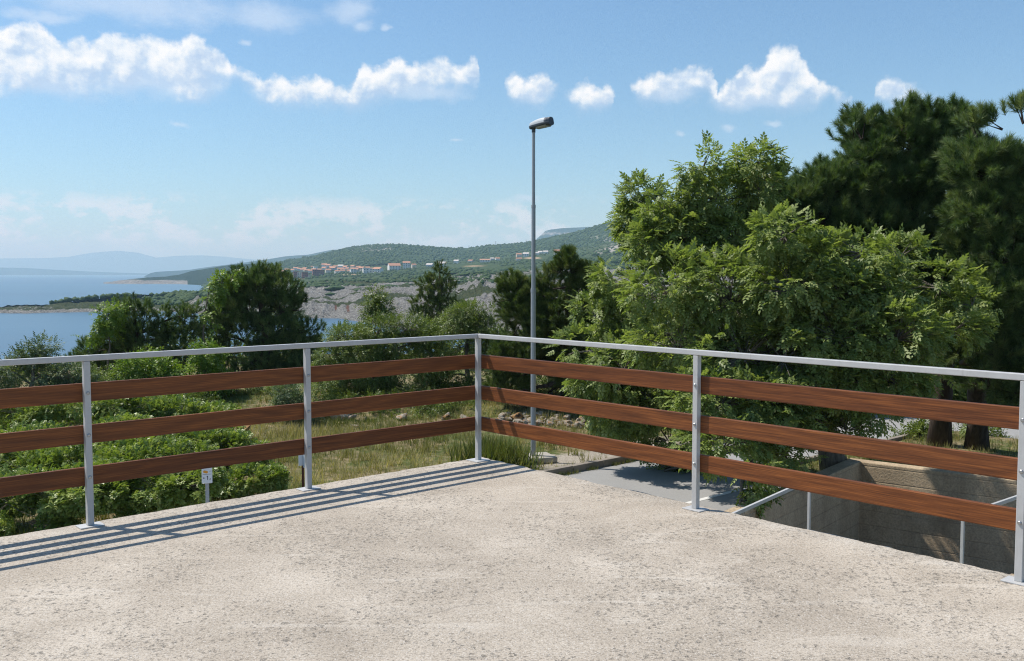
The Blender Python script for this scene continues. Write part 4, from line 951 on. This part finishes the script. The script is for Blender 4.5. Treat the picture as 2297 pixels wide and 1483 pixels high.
leaf_tree('leafy_shrub', gp(325, 31.5), aty(325, 860, 31.5), 0.06, 0.02, 31.5, [(320,822,50,24),(290,845,45,24),(360,845,35,22),(330,868,60,22)], 1300, SPRIG, 0.30, 'vine_leaf', 'rounded bright green shrub under the ragged pine just below the handrail', 'shrub', nheads=4, twigs=80, limb_r=0.02)
leaf_tree('leafy_shrub', gp(460, 31), aty(460, 830, 31), 0.06, 0.02, 31, [(462,800,24,26),(450,835,30,28),(480,860,30,26),(440,880,40,24)], 1100, SPRIG, 0.30, 'vine_leaf', 'narrow bright green shrub in front of the dense dark pine', 'shrub', nheads=4, twigs=80, limb_r=0.02)
leaf_tree('holm_oak', gp(70, 28), aty(80, 820, 28), 0.10, 0.04, 28, [(85,780,26,22),(105,800,22,18),(60,805,30,22),(15,800,22,20),(20,830,45,28),(90,835,50,28),(150,845,45,28),(0,870,60,30),(70,880,60,26),(130,885,50,24),(185,870,35,26),(-60,820,50,40),(-60,880,60,40)], 5200, FINE, 0.26, 'grey_leaf', 'small-leaved grey-green oak at the left edge in front of the sea', 'tree', nheads=8, twigs=220, limb_r=0.03, thr=0.46, droop=0.0)
leaf_tree('low_oak', gp(240, 29), aty(240, 880, 29), 0.08, 0.03, 29, [(215,860,40,26),(260,880,50,22),(400,895,50,22),(330,905,50,18),(470,905,40,20),(560,890,70,34,2.5),(625,895,50,30,2.5),(520,870,50,30,2.5)], 3600, FINE, 0.26, 'bush_leaf', 'low dark oak growth between the bramble bank and the pines', 'shrub', nheads=4, twigs=100, limb_r=0.03)
BUSH = [(780, 759, 55, 30), (850, 736, 55, 28), (915, 736, 55, 26), (740, 799, 40, 32), (820, 789, 75, 35), (900, 779, 75, 35), (960, 764, 45, 28), (750, 838, 50, 40), (830, 833, 80, 42), (920, 823, 80, 42), (780, 898, 70, 38), (870, 898, 80, 40), (950, 888, 60, 38), (980, 808, 50, 38)]
leaf_tree('hornbeam', gp(850, 31), aty(850, 740, 31), 0.12, 0.05, 31, BUSH, 15000, FINE, 0.225, 'bush_leaf', 'wide bushy green tree with tiny leaves behind the middle of the left railing', 'tree', nheads=12, twigs=500, thr=0.44, limb_r=0.035, clump=1.2)
leaf_tree('young_tree', gp(848, 33), aty(848, 670, 33), 0.05, 0.015, 33, [(843,650,9,12),(848,668,14,14),(840,685,22,16),(862,690,22,14),(850,705,30,16)], 420, FINE, 0.32, 'bush_leaf', 'thin leafy shoot sticking up out of the wide bushy tree', 'tree', nheads=4, twigs=50, limb_r=0.02, extra_back=0, thr=0.3)
leaf_tree('hornbeam', gp(1055, 32), aty(1055, 720, 32), 0.10, 0.04, 32, [(1050,700,45,22),(1090,705,35,20),(1030,720,50,28),(1085,735,50,30),(1040,775,60,36),(1095,790,45,36),(1010,840,50,36),(1070,850,60,38),(1020,900,60,34),(1090,905,50,32),(1130,925,40,24)], 9000, FINE, 0.225, 'bush_leaf', 'leafy green tree between the slim pine and the lamp pole, behind the terrace corner', 'tree', nheads=10, twigs=300, thr=0.44, limb_r=0.035, clump=1.2)
leaf_tree('grey_shrub', gp(655, 27.5), aty(655, 900, 27.5), 0.04, 0.02, 27.5, [(640,885,26,22),(665,905,24,24),(640,915,34,24),(690,920,22,22),(615,930,26,16)], 1500, FINE, 0.22, 'grey_leaf', 'small grey-green shrub beside the second post of the left railing', 'shrub', nheads=4, twigs=90, limb_r=0.015, droop=0.0)
leaf_tree('dark_shrub', gp(720, 28.5), aty(720, 900, 28.5), 0.05, 0.02, 28.5, [(720,880,30,40),(725,940,30,30),(850,955,50,22),(900,945,45,24),(960,950,45,20),(800,920,50,30,1.5),(900,905,60,34,1.5),(1000,915,55,34,1.5),(1080,920,50,30,1.5),(760,915,50,34,.5),(830,922,50,34,.5),(900,922,50,34,.5),(970,922,50,34,.5),(1040,918,50,34,.5)], 6500, FINE, 0.22, 'bush_leaf', 'dark low shrub along the rocks under the wide bushy tree', 'shrub', nheads=5, twigs=90, limb_r=0.015)
leaf_tree('dark_shrub', gp(1190, 30.3), aty(1190, 860, 30.3), 0.05, 0.02, 30.3, [(1130,850,60,45),(1190,870,60,45),(1240,895,55,38),(1110,900,50,36),(1160,915,50,30),(1320,900,60,42),(1370,880,50,44),(1290,865,50,40)], 4200, FINE, 0.26, 'bush_leaf', 'dark shrub closing the gap behind the rubble heap and the lamp pole', 'shrub', nheads=5, twigs=120, limb_r=0.015)
# bramble bank
BR = [(23.0, [(60,925,90,28),(150,915,80,26),(240,912,80,24),(20,950,80,30),(140,955,90,30)], 'bright green bramble mound lit on top at the far left of the bank', 3000),
      (23.5, [(320,915,80,24),(400,920,70,24),(470,935,60,22),(300,950,80,28),(400,960,80,28)], 'pale flowering bramble mound along the top of the bank left of the second post', 3000),
      (20.5, [(40,1000,100,40),(140,1010,90,40),(20,1060,90,45),(120,1070,90,45)], 'dark green bramble thicket at the left edge behind the lower boards', 3600),
      (20.5, [(250,990,90,40),(350,1000,90,40),(240,1055,90,45),(340,1060,90,42)], 'dense bramble thicket just right of the leftmost visible post', 3600),
      (20.8, [(450,1000,80,36),(520,1000,60,28),(430,1055,70,36),(520,1045,60,26),(575,1020,40,16)], 'bramble thicket thinning out into the dry grass behind the small marker plate', 3000),
      (17.6, [(30,1140,100,45),(130,1130,90,45),(60,1190,90,35),(170,1170,60,35)], 'bramble thicket lowest in the left corner against the terrace edge', 3400),
      (17.8, [(250,1115,80,42),(340,1105,80,42),(270,1160,80,32),(380,1130,60,32)], 'bramble thicket behind the shadow of the leftmost visible post', 3400),
      (15.6, [(20,1120,90,50),(110,1110,90,50),(190,1105,80,48),(60,1165,110,40)], 'bramble thicket nearest to the terrace in the lower left corner', 3200),
      (16.0, [(270,1105,70,46),(350,1090,80,46),(420,1085,60,40),(330,1140,80,30)], 'bramble thicket hanging against the terrace edge right of the leftmost visible post', 2800),
      (19.0, [(60,1050,100,40),(180,1045,100,40),(300,1040,100,40),(410,1030,80,36)], 'bramble growth filling the middle of the bank behind the two lower boards', 3200),
      (18.2, [(440,1100,60,34),(510,1085,60,30),(560,1075,50,24),(600,1075,40,20),(430,1125,50,20)], 'bramble thicket round the small marker plate at the terrace edge', 2600)]
for (Y, lst, lab, n) in BR:
    cu = float(np.mean([a[0] for a in lst])); leaf_tree('bramble_thicket', gp(cu, Y), aty(cu, max(a[1] for a in lst), Y), 0.03, 0.012, Y, lst, int(n * 3.0), BRAM, 0.125, 'bramble_leaf', lab, 'bramble', 'brambles covering the bank',
              nheads=len(lst), twigs=120, limb_r=0.012, droop=0.05, thr=0.47, clump=2.4, out=0.8, shell=0.35)
# tall green grass clump behind the corner post
def tufts(name, P, size, label, tint, cat=None, kind=None, group=None, tn=9):
    ts = [t_tuft(tn, k) for k in range(4)]; wh = rng.integers(0, 4, len(P)); a = rng.uniform(0, 2 * PI, len(P)); parts, tt = [], []
    d = np.stack([np.cos(a), np.sin(a), 0 * a], -1); fr = frames(d, np.array([0, 0, 1.0]) + 0 * d)
    for w, (tv, tf) in enumerate(ts):
        k = wh == w
        if k.any(): parts.append(scatter(tv, tf, P[k], fr[k], size[k])); tt.append(np.clip(np.repeat(tint[k], len(tf)) + rng.normal(0, 0.1, k.sum() * len(tf)), 0, 1))
    V, Fc = join(parts); o = np_mesh(name, V, Fc, M['grass'], None, np.concatenate(tt)); tag(o, label, cat, group, kind); return o
leaf_tree('evergreen_thicket', gp(560, 46), aty(560, 800, 46), 0.10, 0.04, 46, [(380,800,90,40),(500,800,90,45),(620,810,90,45),(720,815,80,45),(300,830,80,40),(420,860,90,40),(560,860,100,40),(700,870,90,40)], 3600, SPRIG, 0.55, 'bush_leaf', 'dark thicket behind the dense dark pine, above the shore', 'tree', nheads=8, twigs=120)
leaf_tree('evergreen_thicket', gp(1010, 44), aty(1010, 800, 44), 0.10, 0.04, 44, [(840,800,90,45),(950,790,90,45),(1060,780,90,50),(1160,790,90,50),(1260,790,90,50),(1340,800,80,50),(880,870,100,40),(1010,870,100,45),(1140,870,100,45),(1280,880,100,45)], 4600, SPRIG, 0.55, 'bush_leaf', 'dark thicket behind the lamp pole, above the shore', 'tree', nheads=8, twigs=120)
leaf_tree('evergreen_thicket', gp(130, 40), aty(130, 860, 40), 0.10, 0.04, 40, [(20,860,80,35),(130,865,90,35),(240,860,90,38),(340,870,80,36),(80,900,90,30),(220,905,90,30)], 2400, SPRIG, 0.5, 'bush_leaf', 'dark thicket behind the bramble bank at the left, above the shore', 'tree', nheads=6, twigs=90)
c = np.array(gp(1112, 21.3)); k = 150; P = c + np.concatenate([rng.normal(0, 0.26, (k, 2)), np.zeros((k, 1))], 1); P[:, 2] = ground_z(P[:, 0], P[:, 1])
tufts('grass_clump', P, rng.uniform(0.5, 0.95, k), 'tall fine green grass clump right behind the corner post', np.full(k, 0.1), 'grass', None, tn=14)
n = 38000; s = rng.uniform(-3, 26, n); t = rng.uniform(-42, -8.85, n)
P = CORNER + s[:, None] * E1 + t[:, None] * E2; P = np.stack([P[:, 0], P[:, 1], ground_z(P[:, 0], P[:, 1])], -1)
den = fbm(P * 0.6, 3, 111); gv = 0.75 * bell(t, -9.3, 1.0) * bell(s, 12.5, 3.2) + 0.55 * bell(s, 9.5, 1.5) * bell(t, -10.2, 1.2)
u, v = proj(P); keep = (den > 0.30) & (rng.uniform(size=n) > gv * 1.25) & (P[:, 1] < 33) & (u > -900) & (u < 1700); P = P[keep]
tn = np.clip(0.50 + (fbm(P * 0.45, 3, 112) - 0.5) * 2.2 + rng.normal(0, 0.10, len(P)), 0, 1)
tufts('grass', P, rng.uniform(0.10, 0.34, len(P)) * (0.6 + 0.8 * fbm(P * 0.8, 2, 113)), 'dry straw-coloured and green grass covering the verge', tn, None, 'stuff')
n = 2600; s = rng.uniform(13.7, 21.4, n); t = rng.uniform(-5.4, 8, n); P = CORNER + s[:, None] * E1 + t[:, None] * E2; k = ~in_pit(s, t, 0.4); P = P[k]; P = np.stack([P[:, 0], P[:, 1], ground_z(P[:, 0], P[:, 1])], -1)
tufts('undergrowth', P, rng.uniform(0.1, 0.3, len(P)), 'short grass under the ash tree and the pines', np.clip(rng.normal(0.35, 0.2, len(P)), 0, 1), None, 'stuff')
n = 320; s = rng.uniform(6, 14, n); t = -8.60 + np.abs(rng.normal(0, 0.035, n)); P = CORNER + s[:, None] * E1 + t[:, None] * E2; P = np.stack([P[:, 0], P[:, 1], np.full(n, AZ)], -1)[fbm(np.stack([s, t, t], -1) * 1.2, 2, 9) > 0.5]
tufts('kerb_weeds', P, rng.uniform(0.05, 0.16, len(P)), 'weeds growing along the foot of the kerb', np.clip(rng.normal(0.2, 0.12, len(P)), 0, 1), None, 'stuff')

# ------------------------------------------------------------------ rocks
rt = []
for k in range(6):
    v, f = ICO3; a = v * (1 + 0.7 * (fbm(v * 1.3 + k * 5, 2, 130 + k) - 0.5))[:, None]; lv = np.round(fbm(v * 1.1 + 9 * k, 1, 140 + k) * 5) / 5
    for pl in randdir(14): h = a @ pl; a = a - np.maximum(0, h - 0.52)[:, None] * pl
    a = a * (1 + 0.10 * (fbm(v * 5, 3, 150 + k) - 0.5))[:, None]; rt.append((a, f))
rock_me = {}
def rock(u, v, Y, r, label, group, mat='rock', sq=(1, 0.85, 0.7), sink=0.3):
    p = aty(u, v, Y); k = int(rng.integers(0, 6)); key = (k, mat); z = float(ground_z(p[0], p[1]))
    if key not in rock_me: o = np_mesh('rock', rt[k][0], rt[k][1], M[mat]); rock_me[key] = o
    else: o = rock_me[key].copy(); COL.objects.link(o)
    o.location = (p[0], p[1], max(z + r * sq[2] * (1 - sink) - 0.02, float(p[2]))); o.scale = (r * sq[0], r * sq[1], r * sq[2]); o.rotation_euler = (rng.normal() * 0.2, rng.normal() * 0.2, rng.uniform(0, 6.28))
    tag(o, label, 'rock', group)
rock(1163, 938, 27.6, 0.27, 'orange-brown boulder with a dark side lying left of the lamp pole', None, 'rock_iron', (1.1, 0.9, 0.85))
GL, LL = 'rubble heap of pale rocks behind the lamp pole', 'pale limestone rock in the rubble heap behind the lamp pole'
for i in range(95):
    u = rng.uniform(1120, 1355); v = 934 + rng.uniform(0, 46) + (u - 1240) * 0.07; rock(u, v, 28.2 - (v - 938) * 0.035, rng.uniform(0.07, 0.21), LL, GL)
GL2, LL2 = 'grey rocks under the wide bushy tree', 'grey rock half hidden under the wide bushy tree behind the left railing'
for (u, v, r) in ((755,950,.28),(770,965,.22),(790,955,.2),(785,968,.16),(820,968,.14),(905,950,.25),(1000,940,.22),(1040,945,.2)): rock(u, v, 28.0, r, LL2, GL2)
rock(1004, 936, 27.9, 0.2, 'pale orange pointed rock under the trees left of the corner post', None, 'rock_iron')
rock(797, 966, 27.0, 0.24, 'flat pale slab of rock at the edge of the dry grass', None, 'rock', (1.6, 0.8, 0.3))
rock(1173, 1020, 22.3, 0.10, 'single small white stone at the foot of the lamp pole', None, 'rock', (1, 1, 0.9))
rock(545, 965, 25, 0.30, 'pale reddish boulder showing between brambles and dry grass', None, 'rock_iron')
rock(1390, 985, 25.5, 0.16, 'dark stone lying on the grass under the ash branches', None)

# ------------------------------------------------------------------ air, light, sky, camera
m, t = newmat('sea_haze'); m.cycles.homogeneous_volume = True
pv = t.n('ShaderNodeVolumePrincipled', {'Color': (0.52, 0.77, 0.97, 1), 'Density': 1.1e-4, 'Anisotropy': 0.0, 'Absorption Color': (0.72, 0.78, 0.85, 1)})
o_ = t.n('ShaderNodeOutputMaterial', name='OUT'); t.l(pv.outputs[0], o_.inputs['Volume'])
mb = MB(); mb.box((0, 0, 295), (52000, 52000, 652)); tag(mb.build('haze', m), 'thin blue sea haze', None, None, 'stuff')

sun = bpy.data.lights.new('sun', 'SUN'); sun.energy = 4.2; sun.angle = math.radians(0.53); sun.color = (1.0, 0.955, 0.89)
so = bpy.data.objects.new('sun', sun); COL.objects.link(so)
sd = Vector((SUN_H[0] * math.cos(SUN_EL), SUN_H[1] * math.cos(SUN_EL), math.sin(SUN_EL)))
so.rotation_euler = (-sd).to_track_quat('-Z', 'Y').to_euler()

w = bpy.data.worlds.new('World'); S.world = w; t = NT(w)
sky = t.n('ShaderNodeTexSky'); sky.sky_type = 'NISHITA'; sky.sun_disc = False; sky.sun_elevation = SUN_EL; sky.sun_rotation = math.atan2(SUN_H[0], SUN_H[1]); sky.altitude = 20; sky.air_density = 1.0; sky.dust_density = 0.6; sky.ozone_density = 1.6
d = t.coord('Generated'); sp_ = t.n('ShaderNodeSeparateXYZ', {0: d}).outputs
az = t.math('ARCTAN2', sp_[0], sp_[1]); el = t.math('ARCSINE', sp_[2]); p0 = t.n('ShaderNodeCombineXYZ', {0: az, 1: el, 2: 0.0}).outputs[0]
def ae(u, v):
    q = aty(u, v, 1.0) - np.array([0, 0, EYE]); q = q / np.linalg.norm(q); return math.atan2(q[0], q[1]), math.asin(q[2])
def field(vec, puffs):
    acc = None
    for (u, v, ru, rv) in puffs:
        a, e = ae(u, v); sx, sy = F / ru, F / rv
        q = t.n('ShaderNodeVectorMath', {0: vec, 1: (sx, sy, 0), 2: (-a * sx, -e * sy, 0)}, operation='MULTIPLY_ADD').outputs[0]
        l = t.n('ShaderNodeVectorMath', {0: q}, operation='LENGTH').outputs['Value']
        acc = l if acc is None else t.math('SMOOTH_MIN', acc, l, 0.25)
    return t.math('SUBTRACT', 1.0, acc)
def warp(vec, sc, amt, det, rough=0.55):
    n = t.noise(vec, sc, det, rough, out='Color')
    n = t.n('ShaderNodeVectorMath', {0: n, 1: (0.5, 0.5, 0.5)}, operation='SUBTRACT').outputs[0]
    return t.n('ShaderNodeVectorMath', {0: n, 1: (amt, amt * 0.8, 0), 2: vec}, operation='MULTIPLY_ADD').outputs[0]
# cumulus: skyline of their tops and of their flat bases as curves over the azimuth
TOP = [(-60,70),(0,62),(20,50),(60,52),(90,50),(115,70),(135,98),(143,106),(152,98),(170,87),(193,88),(204,104),(215,85),(230,76),(265,75),(290,84),(302,89),(325,77),(345,82),(365,91),(385,91),(404,101),(415,82),(435,76),(454,88),(463,108),(475,105),(500,117),(512,134),(520,152),(532,146),(545,160),(560,164),(580,171),(593,184),(606,172),(630,171),(650,183),(672,178),(695,177),(715,169),(735,174),(752,192),(776,198),(794,190),(802,155),(816,142),(832,156),(850,150),(866,144),(885,130),(908,134),(920,150),(932,140),(945,146),(956,144),(972,132),(1000,130),(1020,145),(1036,151),(1050,138),(1062,130),(1074,136),(1082,190),(1090,270),(1116,270),(1124,200),(1132,177),(1150,166),(1166,170),(1177,180),(1195,172),(1216,166),(1232,172),(1241,192),(1257,188),(1264,212),(1272,206),(1286,200),(1304,190),(1315,177),(1330,196),(1346,201),(1360,188),(1372,188),(1380,210),(1388,270),(1402,270),(1410,192),(1422,182),(1450,172),(1480,165),(1512,162),(1540,154),(1562,151),(1590,155),(1602,170),(1609,206),(1622,192),(1632,179),(1646,175),(1662,157),(1682,151),(1702,158),(1713,143),(1719,124),(1736,107),(1755,101),(1772,108),(1786,104),(1796,122),(1806,136),(1812,150),(1826,160),(1832,182),(1844,178),(1862,191),(1880,206),(1900,210),(1917,218),(1926,270),(1950,270),(1958,196),(1968,181),(1990,175),(2012,178),(2032,190),(2052,192),(2072,209),(2096,208),(2114,220),(2126,270),(2400,270)]
BASE = [(-60,205),(0,207),(60,206),(140,224),(210,226),(290,222),(320,206),(400,212),(470,226),(514,196),(532,182),(560,206),(592,226),(640,243),(720,243),(762,242),(782,252),(802,254),(850,242),(900,226),(960,209),(1040,206),(1074,196),(1084,150),(1120,150),(1128,196),(1142,218),(1162,240),(1210,242),(1232,226),(1258,200),(1266,214),(1282,232),(1310,252),(1350,250),(1376,236),(1386,150),(1404,150),(1412,196),(1430,216),(1452,229),(1490,231),(1540,226),(1592,214),(1606,238),(1622,252),(1650,247),(1700,251),(1762,253),(1830,246),(1862,218),(1882,242),(1914,236),(1924,150),(1952,150),(1959,226),(2000,241),(2060,236),(2114,230),(2126,150),(2400,150)]
A0, A1, EM = ae(-60, 160)[0], ae(2400, 160)[0], 0.30
def skyline(x, pts):
    nd = t.t.nodes.new('ShaderNodeFloatCurve'); c = nd.mapping.curves[0]; q = [ae(u, v) for u, v in pts]
    q = [((a - A0) / (A1 - A0), e / EM) for a, e in q]
    for i, (a, e) in enumerate(q):
        if i < 2: c.points[i].location = (a, e)
        else: c.points.new(a, e)
    for k in c.points: k.handle_type = 'VECTOR'
    nd.mapping.use_clip = False; nd.mapping.update(); t.l(x, nd.inputs['Value']); return t.math('MULTIPLY', nd.outputs[0], EM)
pw = warp(warp(p0, 60, 0.011, 3), 190, 0.0055, 4, 0.6)
ws = t.n('ShaderNodeSeparateXYZ', {0: pw}).outputs; xn = t.math('DIVIDE', t.math('SUBTRACT', ws[0], A0), A1 - A0)
tp, bp = skyline(xn, TOP), skyline(xn, BASE)
PX = 1.0 / F
dt = t.math('DIVIDE', t.math('SUBTRACT', tp, ws[1]), PX); db = t.math('DIVIDE', t.math('SUBTRACT', ws[1], bp), PX)      # distance under the top / over the base, in 1/F rad
nA = t.noise(p0, 26, 5, 0.5); nB = t.noise(p0, 110, 5, 0.6)
nB2 = t.noise(t.n('ShaderNodeVectorMath', {0: p0, 1: (-0.0022, 0.0034, 0)}, operation='ADD').outputs[0], 110, 5, 0.6)
nA2 = t.noise(t.n('ShaderNodeVectorMath', {0: p0, 1: (-0.006, 0.009, 0)}, operation='ADD').outputs[0], 26, 5, 0.5)
puff = t.math('ADD', t.math('MULTIPLY', t.math('SUBTRACT', nA, 0.5), 60.0), t.math('MULTIPLY', t.math('SUBTRACT', nB, 0.5), 26.0))
at_ = t.ramp(t.math('ADD', t.math('MULTIPLY_ADD', dt, 0.034, 0.26), t.math('MULTIPLY', t.math('SUBTRACT', nB, 0.5), 0.9)), [(0.0, 0.0), (0.75, 1.0)], 'EASE')
ab = t.ramp(t.math('MULTIPLY_ADD', t.math('ADD', db, puff), 0.020, 0.36), [(0.0, 0.0), (1.0, 1.0)], 'EASE')
thick = t.ramp(t.math('MULTIPLY', t.math('ADD', t.math('ADD', dt, db), t.math('MULTIPLY', puff, 0.6)), 0.02), [(0.1, 0.25), (0.9, 1.0)])
aC = t.math('MULTIPLY', t.math('MULTIPLY', at_, ab), t.math('MULTIPLY', thick, 0.97))
hgt = t.math('DIVIDE', db, t.math('MAXIMUM', t.math('ADD', dt, db), 8.0))                                                  # 0 at the base, 1 at the top
lit = t.math('ADD', t.math('MULTIPLY', hgt, 0.62), t.math('ADD', t.math('MULTIPLY', t.math('SUBTRACT', nA, nA2), 2.6), t.math('MULTIPLY', t.math('SUBTRACT', nB, nB2), 0.55)))
aC = t.math('MULTIPLY', aC, t.ramp(t.math('ADD', hgt, t.math('MULTIPLY', t.math('SUBTRACT', nA, 0.5), 1.6)), [(0.05, 0.50), (0.55, 1.0)], 'EASE'))
colC = t.ramp(lit, [(0.02, (0.47, 0.60, 0.80)), (0.22, (0.60, 0.71, 0.86)), (0.45, (0.80, 0.86, 0.92)), (0.72, (0.96, 0.965, 0.97))])
SOFT = [(330,180,190,50),(90,185,120,32),(1690,225,140,30),(1500,205,80,25),(1320,218,55,28),(1190,205,60,28),(960,205,120,28),(300,15,340,42),(600,40,130,38),(100,38,90,18),(790,25,70,40),(815,60,32,20),(870,66,16,9),(546,96,16,9),(405,281,28,11),(1526,298,18,8),(1626,290,24,11),(1735,282,26,9),(1180,444,42,13),(1030,313,20,5)]
dS = t.math('ADD', field(warp(p0, 26, 0.03, 4), SOFT), t.math('MULTIPLY', t.math('SUBTRACT', t.noise(t.mapping(p0, (1, 2.2, 1)), 22, 6, 0.62), 0.5), 1.2))
aS = t.math('MULTIPLY', t.ramp(dS, [(0.0, 0.0), (0.9, 1.0)], 'EASE'), 0.55)
# low bank of distant broken cloud over the horizon
eh = t.math('MULTIPLY', ws[1], F)
band = t.ramp(t.math('MULTIPLY', eh, 1 / 260.0), [(0.10, 0.0), (0.34, 0.9), (0.52, 0.8), (0.68, 0.0)], 'EASE')
nW = t.noise(t.mapping(pw, (1, 2.0, 1)), 13, 6, 0.55); nW2 = t.noise(t.mapping(p0, (1, 1.6, 1)), 60, 5, 0.6)
dW = t.math('ADD', nW, t.math('MULTIPLY', t.math('SUBTRACT', nW2, 0.5), 0.50))
aW = t.math('MULTIPLY', t.math('MULTIPLY', t.ramp(dW, [(0.46, 0.0), (0.60, 1.0)], 'EASE'), band), 0.80)
tint = t.mix(1.0, sky.outputs[0], (0.63, 0.81, 0.93), 'MULTIPLY')
SKY = t.n('ShaderNodeBackground', {'Color': tint, 'Strength': 0.118}).outputs[0]
bs = t.n('ShaderNodeBackground', {'Color': (0.60, 0.70, 0.84, 1), 'Strength': 0.95}).outputs[0]
bw = t.n('ShaderNodeBackground', {'Color': (0.78, 0.80, 0.84, 1), 'Strength': 0.95}).outputs[0]
bc = t.n('ShaderNodeBackground', {'Color': colC, 'Strength': 0.88}).outputs[0]
x = t.n('ShaderNodeMixShader', {0: aW, 1: SKY, 2: bw}).outputs[0]
x = t.n('ShaderNodeMixShader', {0: aS, 1: x, 2: bs}).outputs[0]
x = t.n('ShaderNodeMixShader', {0: aC, 1: x, 2: bc}).outputs[0]
o_ = t.n('ShaderNodeOutputWorld'); t.l(x, o_.inputs['Surface'])
w.cycles.sampling_method = 'MANUAL'; w.cycles.sample_map_resolution = 512

cam = bpy.data.cameras.new('camera'); cam.sensor_width = 36.0; cam.sensor_fit = 'HORIZONTAL'; cam.lens = 36.0 * F / W0; cam.clip_start = 0.05; cam.clip_end = 90000
co = bpy.data.objects.new('camera', cam); COL.objects.link(co); co.location = (0, 0, EYE); co.rotation_euler = (PI / 2 - PITCH, 0, 0); S.camera = co
S.render.engine = 'CYCLES'
S.view_settings.view_transform = 'Standard'; S.view_settings.look = 'None'; S.view_settings.gamma = 1.0; S.view_settings.exposure = 0.36; S.view_settings.use_curve_mapping = False
cy = S.cycles; cy.max_bounces = 7; cy.diffuse_bounces = 3; cy.glossy_bounces = 2; cy.transmission_bounces = 3; cy.volume_bounces = 1; cy.transparent_max_bounces = 6
cy.use_denoising = True; cy.denoiser = 'OPENIMAGEDENOISE'; cy.denoising_input_passes = 'RGB_ALBEDO_NORMAL'; cy.denoising_prefilter = 'NONE'; cy.pixel_filter_type = 'BLACKMAN_HARRIS'; cy.filter_width = 1.15; cy.sample_clamp_indirect = 6.0
S.render.use_persistent_data = False
